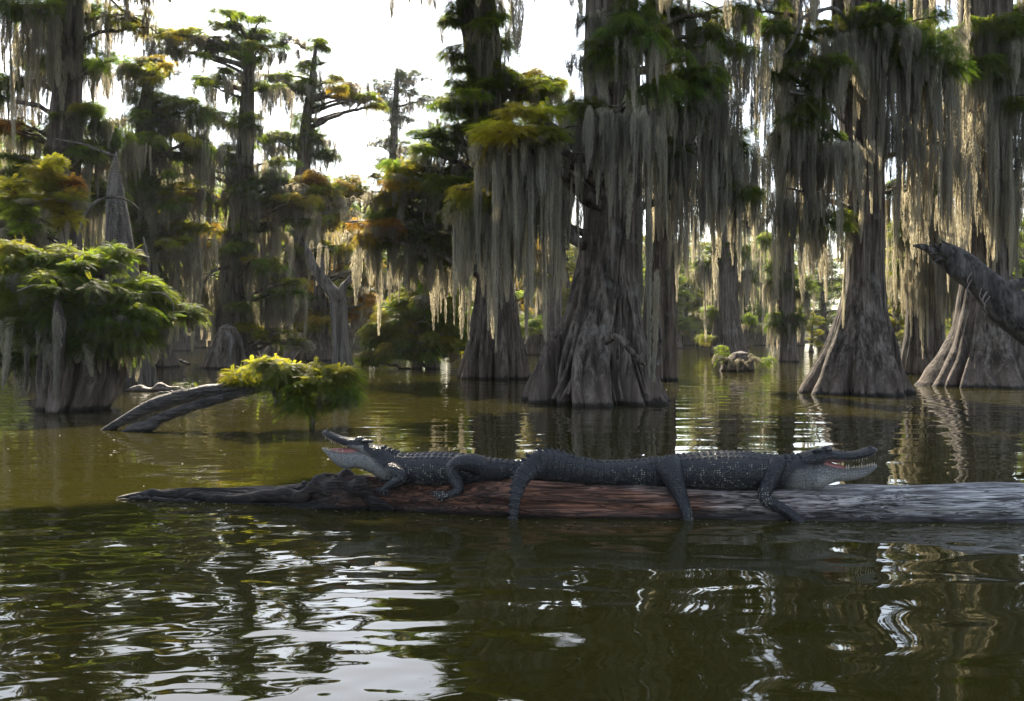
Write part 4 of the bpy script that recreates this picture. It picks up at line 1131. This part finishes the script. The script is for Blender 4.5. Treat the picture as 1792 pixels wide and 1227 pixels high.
for i, px in enumerate(pxs):
    a = aw[i]
    D = DL(px)
    ax = D + a * .985
    zt = at(px, top_px[i], ax).z
    zc = -.05
    b = max(.035, zt - zc)
    x = (px - 896) / F * D
    c, s = np.cos(th), np.sin(th)
    left = np.clip((720 - px) / 120, 0, 1)
    midr = np.clip((1250 - px) / 300, 0, 1)
    P = np.stack([np.full(NTH, x * .8), c * 1.0, s * 1.0], -1)
    lump = nA(P * np.array([1.5, 1.3, 1.3])) * (.050 + .035 * left)
    ridge = -np.abs(nB(np.stack([np.full(NTH, x * .35), c * 2.0, s * 2.0], -1))) * (.036 + .076 * left + .016 * midr)
    grain = nC(np.stack([np.full(NTH, x * .6), c * 6, s * 6], -1)) * (.006 + .022 * left + .006 * midr)
    k = 1 + lump + ridge + grain + .03 + .02 * left
    # deep lengthwise cracks
    for cth, amp, wd, x0, x1 in ((2.62, .16, .05, -1.0, 1.7), (2.95, .10, .04, -1.4, .5), (2.3, .12, .035, .6, 3.4), (2.72, .10, .03, 1.2, 3.4), (2.5, .08, .025, 1.9, 3.4), (3.05, .09, .03, -.2, 2.6)):
        m_ = np.clip((x - x0) * 4, 0, 1) * np.clip((x1 - x) * 4, 0, 1)
        cc = cth + .06 * math.sin(x * 2.3 + cth * 9) + .02 * math.sin(x * 9)
        k = k - amp * m_ * np.exp(-((th - cc) / wd) ** 2)
    # the torn root flare near the open-mouthed animal on the left
    gx = (px - 592) / 38
    k = k + .34 * np.exp(-gx * gx) * np.exp(-((th - 2.55) / .42) ** 2)
    gx2 = (px - 672) / 40
    k = k - .30 * np.exp(-gx2 * gx2) * np.exp(-((th - 2.9) / .30) ** 2)
    yy = ax + c * a * k            # th = pi faces the camera
    zz = zc + s * b * k
    dx, dz = x - kx, zz - kz
    rr = np.sqrt(dx * dx / 1.6 + dz * dz)
    kn = np.where(c < 0, .022 * np.exp(-(rr / .07) ** 2) - .055 * np.exp(-(rr / .022) ** 2) + .006 * np.sin(rr * 160) * np.exp(-(rr / .09) ** 2), 0)
    yy = yy - kn
    V[i, :, 0] = x; V[i, :, 1] = yy; V[i, :, 2] = zz
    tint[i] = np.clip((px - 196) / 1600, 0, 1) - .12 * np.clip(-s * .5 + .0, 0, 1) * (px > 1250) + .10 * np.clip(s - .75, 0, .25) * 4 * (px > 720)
LB = np.array([0, 7.0, 0])
lm = MB(); lm.add(V.reshape(-1, 3) - LB, grid_faces(NX, NTH), tint.ravel())
lm.add(np.concatenate([V[0], V[0].mean(0)[None]]) - LB, np.array([(j, (j + 1) % NTH, NTH) for j in range(NTH)]), 0)
lm.add(np.concatenate([V[-1], V[-1].mean(0)[None]]) - LB, np.array([(j, (j + 1) % NTH, NTH) for j in range(NTH)]), 1)
lg = lm.obj('drift_log', LOGWOOD, None, LB)
tag(lg, 'long weathered drift log lying in the water under the two alligators', 'log')
def log_top(px, dy):
    """height of the log surface at a picture column and a depth behind its waterline"""
    i = int(np.clip(np.searchsorted(pxs, px), 0, NX - 1))
    q = V[i]
    up = q[:, 2] > -.03
    return float(np.interp(DL(px) + dy, *zip(*sorted(zip(q[up, 1], q[up, 2])))))
# slabs of the torn root end
def slab(rows, n, seed, rough=.28, sides=18):
    m = MB(); v, f = tube([(*(Vector(atd(a, b, d)) - Vector(LB)), r / F * 7) for a, b, r, d in rows], n, sides, rough, seed, .75)
    m.add(v, f, np.repeat(np.linspace(0.05, .2, n), sides))
    return m.obj('torn_root', LOGWOOD, lg)
slab([(552, 838, 4, .35), (570, 836, 10, .35), (610, 837, 13, .33), (650, 843, 12, .3), (690, 852, 8, .25)], 40, 1)
slab([(205, 873, 3, .03), (240, 868, 8, .06), (300, 867, 9, .06), (370, 873, 9, .05), (440, 872, 10, .06), (520, 866, 13, .08), (585, 853, 19, .08), (625, 862, 19, .06), (655, 880, 13, .05), (690, 893, 7, .04)], 90, 2)
slab([(320, 868, 3, .16), (400, 866, 6, .14), (480, 862, 8, .15), (540, 854, 11, .2), (590, 848, 13, .22)], 60, 3)
slab([(202, 876, 2, -.06), (240, 873, 5, -.03), (300, 876, 5, -.02), (350, 879, 3, -.02)], 40, 4)

# ---------------------------------------------------------------- alligators
class Gator:
    def __init__(self, sign):
        self.mb = MB(); self.sign = sign
    def frames(self, S, n):
        """S rows: px cy hpx lat dy (tail to neck)"""
        P = np.array([(*atd(px, cyy, dy), h / F * (DL(px) + dy), lat) for px, cyy, h, lat, dy in S])
        Q = resample(P, n)
        c = Q[:, :3]
        t = np.gradient(c, axis=0); t /= np.linalg.norm(t, axis=1)[:, None]
        if self.sign > 0:
            N_ = np.stack([-t[:, 2], 0 * t[:, 0], t[:, 0]], -1)
        else:
            N_ = np.stack([t[:, 2], 0 * t[:, 0], -t[:, 0]], -1)
        N_ /= np.linalg.norm(N_, axis=1)[:, None]
        L_ = np.cross(t, N_); L_ /= np.linalg.norm(L_, axis=1)[:, None]
        self.c, self.t, self.N, self.L, self.h, self.w = c, t, N_, L_, Q[:, 3], Q[:, 4]
        self.s = np.concatenate([[0], np.cumsum(np.linalg.norm(np.diff(c, axis=0), axis=1))])
    def body(self, nth=56):
        th = np.arange(nth) / nth * 2 * math.pi
        ct, st = np.cos(th), np.sin(th)
        e = 0.86
        cx = np.sign(ct) * np.abs(ct) ** e
        sx = np.sign(st) * np.abs(st) ** e
        sx = np.where(sx < 0, sx * .98, sx)
        V = self.c[:, None] + self.L[:, None] * (self.w[:, None] * cx[None])[..., None] + self.N[:, None] * (self.h[:, None] * sx[None])[..., None]
        self.closed(V)
    def closed(self, V):
        n, k = V.shape[:2]
        self.mb.add(V.reshape(-1, 3), grid_faces(n, k))
        for ring in (V[0], V[-1]):
            self.mb.add(np.concatenate([ring, ring.mean(0)[None]]), np.array([(j, (j + 1) % k, k) for j in range(k)]))
    def head(self, S, dy, n=46, k=36, exp=.75, yaw=0.0):
        """S rows: px top bottom halfwidth(m); loft across the depth axis"""
        P = np.array([(px, tp, bt, hw) for px, tp, bt, hw in S], float)
        u = np.linspace(0, 1, len(P)); q = np.linspace(0, 1, n)
        Q = np.stack([np.interp(q, u, P[:, i]) for i in range(4)], -1)
        for i in range(4):
            Q[:, i] = smooth(Q[:, i], 2)
        th = np.arange(k) / k * 2 * math.pi
        V = np.zeros((n, k, 3))
        x00 = S[0][0]
        for i, (px, tp, bt, hw) in enumerate(Q):
            yo = dy + yaw * abs(px - x00) / F * 6.7
            a, b = atd(px, tp, yo), atd(px, bt, yo)
            ct, st = np.cos(th), np.sin(th)
            V[i, :, 0] = a.x
            V[i, :, 1] = a.y + hw * np.sign(ct) * np.abs(ct) ** exp
            V[i, :, 2] = (a.z + b.z) / 2 + (a.z - b.z) / 2 * np.sign(st) * np.abs(st) ** exp
        self.closed(V)
        return Q
    def limb(self, rows, n=30, sides=16):
        P = [(*atd(px, py, dy), r) for px, py, dy, r in rows]
        v, f = tube(P, n, sides)
        self.closed(v.reshape(n, sides, 3))
    def toes(self, wrist, tips, r=.011):
        for (px, py, dy) in tips:
            a = Vector(atd(*wrist)); b = Vector(atd(px, py, dy))
            mid = a.lerp(b, .55) + Vector((0, 0, .014))
            v, f = tube([(*a, r * 1.25), (*mid, r), (*b, r * .45)], 10, 8)
            self.closed(v.reshape(10, 8, 3))
    def scute(self, i, off, ln, wd, ht):
        """a keeled plate on the back at spine sample i and lateral fraction off"""
        c, t, N_, L_ = self.c[i], self.t[i], self.N[i], self.L[i]
        sn = math.sqrt(max(0, 1 - abs(off) ** 2.3)) ** .86
        p = c + L_ * self.w[i] * off + N_ * self.h[i] * sn
        nn = N_ * (1 - .55 * abs(off)) + L_ * off * .9; nn = nn / np.linalg.norm(nn)
        l = np.cross(nn, t); l /= np.linalg.norm(l)
        V = [p + t * ln * .5, p + l * wd * .5, p - t * ln * .5, p - l * wd * .5, p + nn * ht - t * ln * .30, p - nn * .014, p + nn * ht * .55 + t * ln * .12]
        f = [(0, 1, 6), (1, 2, 4), (2, 3, 4), (3, 0, 6), (1, 4, 6), (3, 6, 4), (1, 0, 5), (2, 1, 5), (3, 2, 5), (0, 3, 5)]
        self.mb.add(np.array(V), np.array(f))
    def ball(self, px, py, dy, rx, ry, rz):
        c = np.array(atd(px, py, dy)); n, k = 9, 14
        ph = np.linspace(.12, math.pi - .12, n); th = np.arange(k) / k * 2 * math.pi
        V = np.stack([np.sin(ph)[:, None] * np.cos(th)[None] * rx, np.sin(ph)[:, None] * np.sin(th)[None] * ry, np.cos(ph)[:, None] * np.ones(k)[None] * rz], -1) + c
        self.closed(V)
    def build(self, label, base, voxel, regions, group):
        me = self.mb.mesh('alligator', HIDE)
        o = bpy.data.objects.new('tmp', me); COL.objects.link(o)
        rm = o.modifiers.new('r', 'REMESH'); rm.mode = 'VOXEL'; rm.voxel_size = voxel; rm.use_smooth_shade = True
        sm = o.modifiers.new('s', 'SMOOTH'); sm.factor = .45; sm.iterations = 1
        dg = bpy.context.evaluated_depsgraph_get()
        m2 = bpy.data.meshes.new_from_object(o.evaluated_get(dg))
        bpy.data.objects.remove(o)
        n = len(m2.vertices)
        co = np.zeros(n * 3, np.float32); m2.vertices.foreach_get('co', co); co = co.reshape(-1, 3).astype(float)
        near = np.zeros(n, int)
        for k in range(0, n, 20000):
            d = ((co[k:k + 20000, None] - self.c[None]) ** 2).sum(-1); near[k:k + 20000] = d.argmin(1)
        dv = co - self.c[near]
        u = (dv * self.L[near]).sum(-1) / self.w[near]
        v = (dv * self.N[near]).sum(-1) / self.h[near]
        al = self.s[near] + (dv * self.t[near]).sum(-1)
        px = 896 + co[:, 0] / co[:, 1] * F
        py = H + (CH - co[:, 2]) / co[:, 1] * F
        A = regions(px, py, u, v, al, co)
        for nm in ('pale', 'spot', 'pink', 'tailness'):
            a = m2.attributes.new(nm, 'FLOAT', 'POINT'); a.data.foreach_set('value', np.asarray(A[nm], np.float32))
        a = m2.attributes.new('along', 'FLOAT', 'POINT'); a.data.foreach_set('value', al.astype(np.float32))
        co2 = (co - np.array(base)).astype(np.float32); m2.vertices.foreach_set('co', co2.ravel()); m2.update()
        for p in m2.polygons: pass
        m2.polygons.foreach_set('use_smooth', np.ones(len(m2.polygons), bool))
        m2.materials.clear(); m2.materials.append(HIDE)
        o = link('alligator', m2, None, base)
        tag(o, label, 'alligator', group)
        self.o = o; self.base = base
        return o
    def part(self, name, mb_, mat):
        mb_.v = [v - np.array(self.base) for v in mb_.v]
        return mb_.obj(name, mat, self.o)

TOOTH = plain('tooth', (.42, .35, .24), .4)
FLESH = plain('mouth_flesh', (.27, .10, .09), .45, .5, (35, .003))
EYE = plain('alligator_eye', (.03, .022, .01), .08, .8)

def sstep(x, a, b):
    t = np.clip((x - a) / (b - a), 0, 1); return t * t * (3 - 2 * t)

def teeth(rows, updir, seed):
    r = random.Random(seed); m = MB()
    for px, py, dy, h in rows:
        h *= r.choice((.35, .6, .7, .9, 1.0)); px += r.uniform(-1.2, 1.2)
        a = Vector(atd(px, py, dy)); h = h / F * 6.7
        b = a + Vector((r.uniform(-.003, .003), r.uniform(-.004, .004), h * updir))
        v, f = tube([(*(a - Vector((0, 0, h * .4 * updir))), .0045), (*a, .0042), (*a.lerp(b, .6), .0028), (*b, .0008)], 7, 7)
        m.add(v, f)
    return m

# --- the animal on the right
g = Gator(1)
g.frames([(901, 935, 5, .010, -.075), (900, 905, 6.5, .013, -.065), (903, 872, 9, .020, -.035), (909, 847, 12.5, .027, .015), (917, 831, 16, .034, .05), (927, 821, 19, .042, .09), (941, 812.5, 23.5, .05, .135), (962, 814.5, 26.5, .06, .18),
          (1000, 822, 24, .07, .22), (1050, 828, 20.5, .08, .25), (1100, 828.5, 23.5, .095, .26), (1150, 828, 27, .12, .27), (1195, 826, 31, .145, .27), (1250, 824.5, 34.5, .17, .27), (1300, 825, 34.5, .172, .27),
          (1340, 827, 31.5, .155, .27), (1372, 828, 29.5, .13, .26), (1398, 827, 30, .112, .25), (1420, 826, 26, .09, .25), (1434, 826, 16, .05, .25)], 420)
g.body()
yaw = -.05
g.head([(1398, 794, 822, .085), (1415, 789, 818, .09), (1432, 785, 812, .088), (1447, 785, 808.5, .075), (1462, 788, 809, .070), (1480, 790.5, 806.5, .064), (1496, 789.5, 804, .062), (1510, 786, 801, .063), (1521, 782, 797.5, .060), (1529, 782, 794, .046), (1533.5, 785, 791, .024)], .25, yaw=yaw)
g.head([(1395, 806, 858, .10), (1412, 807, 860, .10), (1430, 806, 857, .093), (1444, 811, 849, .082), (1460, 815, 843, .07), (1478, 817.5, 841, .061), (1496, 817.5, 839, .057), (1510, 815.5, 834.5, .056), (1521, 813.5, 828, .047), (1529, 812, 822, .04), (1533.5, 812.5, 817, .02)], .25, yaw=yaw)
for sgn in (-1, 1):
    g.ball(1447, 785.5, .25 + .052 * sgn, .038, .026, .02)
    g.ball(1433, 789, .25 + .062 * sgn, .05, .022, .014)
    g.ball(1523, 783, .22 + .02 * sgn, .018, .014, .008)
g.ball(1425, 838, .20, .10, .075, .07)
g.limb([(1168, 812, .18, .09), (1174, 826, .14, .085), (1182, 845, .11, .066), (1190, 865, .075, .048), (1197, 884, .03, .040), (1204, 903, -.01, .036), (1206, 920, -.03, .034), (1204, 940, -.04, .03)])
g.limb([(1362, 808, .17, .06), (1354, 826, .125, .057), (1344, 848, .10, .050), (1336, 866, .075, .043), (1338, 876, .055, .041), (1352, 882, .035, .039), (1372, 892, .015, .035), (1388, 902, -.01, .031), (1398, 911, -.03, .03), (1406, 922, -.04, .028)])
g.limb([(1175, 815, .38, .06), (1190, 845, .46, .05), (1180, 870, .5, .04)]); g.limb([(1355, 815, .38, .05), (1340, 848, .45, .04), (1352, 880, .5, .03)])
ns = len(g.c); s_end = g.s[-1]
s_neck = s_end * .925
k = 0
sp = .040
s = .10
while s < s_neck:
    i = int(np.searchsorted(g.s, s)); f = s / s_neck
    X = 896 + g.c[i][0] / g.c[i][1] * F
    if X < 985:
        g.scute(i, 0.0, .046, .015 + .004, .020 + .014 * min(1, s / .3))
        if s > .45: g.scute(i, .30, .04, .018, .012); g.scute(i, -.30, .04, .018, .012)
    elif X < 1130:
        for o_ in (-.34, .34): g.scute(i, o_, .046, .024, .019 - .008 * (X - 985) / 145)
    else:
        for o_ in (-.66, -.40, -.14, .14, .40, .66):
            g.scute(i, o_, .044, .034, .011 if abs(o_) < .5 else .009)
    k += 1; s += sp
for X in (1378, 1390, 1402):
    i = int(np.argmin(np.abs(896 + g.c[:, 0] / g.c[:, 1] * F - X)))
    for o_ in (-.45, -.18, .18, .45): g.scute(i, o_, .045, .035, .022)
def regR(px, py, u, v, al, co):
    n_ = Noise(5, 10, 3, 9)(co)
    cut = np.interp(px, [1350, 1375, 1395, 1415, 1440, 1470, 1500, 1535], [862, 840, 822, 815, 809, 807, 806, 800])
    soft = sstep(py - cut, -5, 12 + 3 * n_) * sstep(px, 1365, 1400)
    pale = soft * np.where(px > 1430, .42 + .4 * sstep(py, 820, 842), .35 + .35 * sstep(py, 828, 856))
    pale = pale * (py < 861)
    band = np.zeros_like(px)
    for x0 in (1010, 1075, 1105, 1120, 1212, 1228, 1248, 1262, 1278, 1296, 1312, 1330, 1345):
        zig = 5 * np.sin(py * .22 + x0)
        band = np.maximum(band, np.exp(-((px - x0 - zig - (py - 825) * .22) / 4.2) ** 2))
    spot = band * (v < .62) * (v > -.97) * (u * u + v * v < 1.28)
    spot = spot * (px > 1070) * (px < 1360)
    spot = np.maximum(spot, sstep(py, 848, 856) * (px > 1205) * (px < 1350) * .9)
    inm = (px > 1440) & (px < 1531) & (py > np.interp(px, [1440, 1484, 1533], [806, 800, 791])) & (py < np.interp(px, [1440, 1484, 1533], [813, 820.5, 813.5]))
    pink = inm * (py > 804.5) * sstep(px, 1438, 1448) * (.08 + .75 * sstep(1490 - px, 0, 14))
    tailn = sstep(1205 - px, 0, 60) * (np.abs(u) < 1.6)
    return dict(pale=pale, spot=spot, pink=pink, tailness=tailn)
base = Vector((atd(1250, 850, .27).x, atd(1250, 850, .27).y, atd(1250, 859, .27).z))
g.build('black alligator facing right with its tail curled down over the log front', base, .0042, regR, 'alligators basking on the log')
m = MB()
for sgn in (-1, 1):
    c = Vector(atd(1450, 786.5, .245 + .066 * sgn)); b = MB()
    ph = np.linspace(.1, math.pi - .1, 8); th8 = np.arange(12) / 12 * 6.2832
    V_ = np.stack([np.sin(ph)[:, None] * np.cos(th8)[None], np.sin(ph)[:, None] * np.sin(th8)[None], np.cos(ph)[:, None] * np.ones(12)[None]], -1) * .0125 + np.array(c)
    b.add(V_.reshape(-1, 3), grid_faces(8, 12)); g.part('eye', b, EYE)
def rows_between(xa, xb, top, n, side, dy, w0, w1, h, seed):
    r = random.Random(seed); out = []
    for i in range(n):
        f = i / (n - 1); px = xa + (xb - xa) * f
        yo = dy + yaw * abs(px - 1398) / F * 6.7
        out.append((px, np.interp(px, *top), yo + side * np.interp(px, [min(xa, xb), max(xa, xb)], [w0, w1]), h * r.uniform(.55, 1.25)))
    return out
up = ([1470, 1484, 1508, 1532], [807, 805, 800.5, 792])
dn_ = ([1470, 1484, 1508, 1532], [818, 819, 817, 813])
mt = MB()
for sgn in (-1, 1):
    q = teeth(rows_between(1474, 1530, up, 14, sgn, .25, .047, .036, 7.5, 3 + sgn), -1, 4); mt.v += q.v; mt.f += [f + mt.n for f in q.f]; mt.a += q.a; mt.n += q.n
g.part('upper_teeth', mt, TOOTH)
mt = MB()
for sgn in (-1, 1):
    q = teeth(rows_between(1482, 1531, dn_, 12, sgn, .25, .047, .032, 6.5, 13 + sgn), 1, 5); mt.v += q.v; mt.f += [f + mt.n for f in q.f]; mt.a += q.a; mt.n += q.n
g.part('lower_teeth', mt, TOOTH)
m = MB()
v_, f_ = tube([(*atd(1436, 810, .22), .025), (*atd(1450, 814, .22), .026), (*atd(1464, 818, .215), .022), (*atd(1480, 821, .21), .014)], 20, 14, .05, 3, 1.0)
m.add(v_, f_); 
g.part('tongue', m, FLESH)

# --- the animal on the left
g = Gator(-1)
g.frames([(1110, 846, 3, .010, .50), (1070, 840, 7, .022, .49), (1030, 834, 11, .035, .47), (980, 829, 14.5, .05, .44), (935, 826, 17, .06, .41), (905, 825.5, 18.5, .07, .385), (880, 825, 20.5, .085, .36), (855, 824.5, 23, .105, .33), (830, 823.5, 26, .125, .31), (800, 822.5, 28.5, .145, .30),
          (762, 821.5, 30, .158, .30), (725, 822, 28.5, .15, .30), (703, 821, 27, .13, .295), (686, 817.5, 27, .115, .285), (672, 811, 27, .105, .28), (660, 804, 26, .097, .275), (650, 798, 23, .088, .27), (641, 793, 15, .06, .27)], 420)
g.body()
yaw = -.16
g.head([(662, 785, 812, .088), (652, 778.5, 806, .09), (641, 771.5, 798, .088), (631, 767.5, 791, .078), (621, 766.5, 786.5, .066), (611, 766, 783, .058), (600, 763.5, 779.5, .052), (588, 759.5, 774.5, .050), (578, 755, 769, .051), (571, 752.5, 764.5, .046), (566, 753.5, 760.5, .032), (564, 756, 759, .015)], .27, yaw=yaw)
g.head([(660, 797, 829, .095), (648, 791, 826, .095), (637, 787.5, 822, .09), (626, 788, 818, .08), (614, 790, 820, .068), (604, 790.5, 820, .059), (593, 789.5, 816.5, .054), (582, 788, 807, .050), (574, 786.5, 797, .045), (567, 783.5, 789.5, .034), (563.5, 783, 786, .016)], .27, yaw=yaw)
g.head([(650, 780, 806, .08), (640, 779, 802, .072), (633, 781, 797, .062), (627, 784, 794, .045)], .27, yaw=yaw, n=14)
for sgn in (-1, 1):
    g.ball(630, 768.5, .262 + .05 * sgn, .036, .026, .02)
    g.ball(642, 772, .262 + .06 * sgn, .05, .022, .014)
    g.ball(573, 753.5, .22 + .02 * sgn, .018, .014, .008)
g.limb([(684, 822, .17, .055), (695, 826, .135, .05), (704, 832, .11, .043), (703, 839, .10, .037), (692, 844, .095, .033), (682, 849, .09, .029), (675, 855, .085, .026), (671, 860, .08, .02)])
g.toes((674, 856, .085), [(652, 861, .085), (657, 864, .07), (663, 867, .06), (671, 868, .055), (679, 867, .06)])
g.limb([(842, 816, .20, .07), (825, 809, .155, .062), (806, 809, .125, .054), (793, 815, .115, .049), (790, 826, .105, .047), (796, 840, .095, .045), (803, 851, .085, .040), (803, 859, .075, .034), (793, 865, .065, .028), (778, 869, .05, .02)])
g.toes((786, 867, .06), [(752, 863, .075), (755, 869, .05), (760, 876, .035), (770, 879, .03)], .012)
g.limb([(690, 822, .42, .05), (700, 845, .47, .04), (690, 860, .47, .03)]); g.limb([(820, 815, .42, .06), (800, 835, .47, .05), (810, 858, .5, .04)])
s = .05
s_neck = g.s[-1] * .985
while s < s_neck:
    i = int(np.searchsorted(g.s, s)); X = 896 + g.c[i][0] / g.c[i][1] * F
    if X > 900:
        for o_ in (-.33, .33): g.scute(i, o_, .044, .022, .013)
    elif X > 690:
        for o_ in (-.66, -.40, -.14, .14, .40, .66): g.scute(i, o_, .043, .032, .011 if abs(o_) < .5 else .009)
    elif X > 655:
        for o_ in (-.42, -.14, .14, .42): g.scute(i, o_, .040, .03, .020)
    s += .040
def regL(px, py, u, v, al, co):
    n_ = Noise(6, 10, 3, 9)(co)
    cut = np.interp(px, [560, 600, 635, 645, 665, 690, 705], [775, 782, 785, 795, 812, 834, 850])
    pale = sstep(py - cut, -5, 10 + 3 * n_) * sstep(700 - px, 0, 25) * .58
    pale = pale * np.where(px < 628, np.clip(.55 + .45 * np.sin(px * .2), .4, 1), 1)
    pale = np.where((px < 636) & (py > 779), np.maximum(pale, .58), pale)
    pale = pale * (py < 840)
    band = np.zeros_like(px)
    for x0 in (713, 728, 742, 757, 772, 877, 890):
        zig = 4 * np.sin(py * .25 + x0)
        band = np.maximum(band, np.exp(-((px - x0 - zig) / 3.8) ** 2))
    spot = band * (v < .5) * (v > -.97) * (u * u + v * v < 1.28) * (px > 700) * (px < 900)
    spot = np.maximum(spot, sstep(py, 843, 850) * (px > 705) * (px < 785) * .9)
    inm = (px < 632) & (py > np.interp(px, [564, 598, 632], [759, 778.5, 786])) & (py < np.interp(px, [563, 580, 613, 632], [784, 789.5, 791, 790]))
    return dict(pale=pale, spot=spot, pink=inm * .3, tailness=sstep(px, 850, 900) * (np.abs(u) < 1.6))
base = Vector((atd(760, 850, .3).x, atd(760, 850, .3).y, atd(760, 851, .3).z))
g.build('black alligator facing left with head raised and jaws gaping wide', base, .0042, regL, 'alligators basking on the log')
for sgn in (-1, 1):
    c = Vector(atd(627, 770, .255 + .064 * sgn)); b = MB()
    b.add((V_ - V_.reshape(-1, 3).mean(0)).reshape(-1, 3) * .95 + np.array(c), grid_faces(8, 12)); g.part('eye', b, EYE)
mt = MB()
def rowsL(xa, xb, prof, n, side, w0, w1, h, seed):
    r = random.Random(seed); out = []
    for i in range(n):
        f = i / (n - 1); px = xa + (xb - xa) * f
        out.append((px, np.interp(px, *prof), .27 + yaw * abs(px - 661) / F * 6.7 + side * (w0 + (w1 - w0) * f), h * r.uniform(.5, 1.2)))
    return out
for sgn in (-1, 1):
    q = teeth(rowsL(606, 567, ([565, 578, 600, 612], [760.5, 769, 779.5, 783.5]), 12, sgn, .05, .030, 5.5, 3 + sgn), -1, 4); mt.v += q.v; mt.f += [f + mt.n for f in q.f]; mt.a += q.a; mt.n += q.n
g.part('upper_teeth', mt, TOOTH)
mt = MB()
for sgn in (-1, 1):
    q = teeth(rowsL(600, 567, ([564, 574, 590, 612], [784, 787, 789.5, 790.5]), 10, sgn, .05, .028, 4, 23 + sgn), 1, 4); mt.v += q.v; mt.f += [f + mt.n for f in q.f]; mt.a += q.a; mt.n += q.n
g.part('lower_teeth', mt, TOOTH)
m = MB(); v_, f_ = tube([(*atd(630, 789, .24), .03), (*atd(612, 791.5, .235), .032), (*atd(595, 791, .225), .028), (*atd(578, 789, .215), .016)], 18, 12)
m.add(v_, f_); g.part('tongue', m, FLESH)

# ---------------------------------------------------------------- damp morning air
hz = MB(); x0, x1, y0, y1, z0, z1 = -230, 230, -8, 340, -1, 32
hz.add([(x0, y0, z0), (x1, y0, z0), (x1, y1, z0), (x0, y1, z0), (x0, y0, z1), (x1, y0, z1), (x1, y1, z1), (x0, y1, z1)],
       [(0, 3, 2, 1), (4, 5, 6, 7), (0, 1, 5, 4), (1, 2, 6, 5), (2, 3, 7, 6), (3, 0, 4, 7)])
hm, ht, ho = new_mat('swamp_haze')
pv = ht.nodes.new('ShaderNodeVolumePrincipled')
pv.inputs['Color'].default_value = (.9, .93, 1, 1)
pv.inputs['Density'].default_value = 0.0002
pv.inputs['Anisotropy'].default_value = 0.25
ht.links.new(pv.outputs[0], ho.inputs['Volume'])
hzo = hz.obj('haze', hm, smoothed=False)
hzo['kind'] = 'stuff'

fl = MB(); r_ = np.random.default_rng(17)
for i in range(330):
    if i < 230:
        y = r_.uniform(5.2, 26) ; x = r_.uniform(-.5, .5) * y
    else:
        px = r_.uniform(215, 1790); y = DL(px) - abs(r_.normal()) * .12 - .02; x = (px - 896) / F * y
    a = r_.uniform(0, 6.283); L = r_.uniform(.008, .022); w_ = L * r_.uniform(.25, .5)
    d = np.array([math.cos(a), math.sin(a), 0]) * L; e = np.array([-math.sin(a), math.cos(a), 0]) * w_
    c = np.array([x, y, .004])
    fl.add([c - d, c + e, c + d + np.array([0, 0, .003]), c - e], [(0, 1, 2, 3)], r_.uniform(0, 1))
fo = fl.obj('floating_leaves', plain('fallen_leaf', (.12, .09, .04), .6), None, smoothed=False)
fo['kind'] = 'stuff'
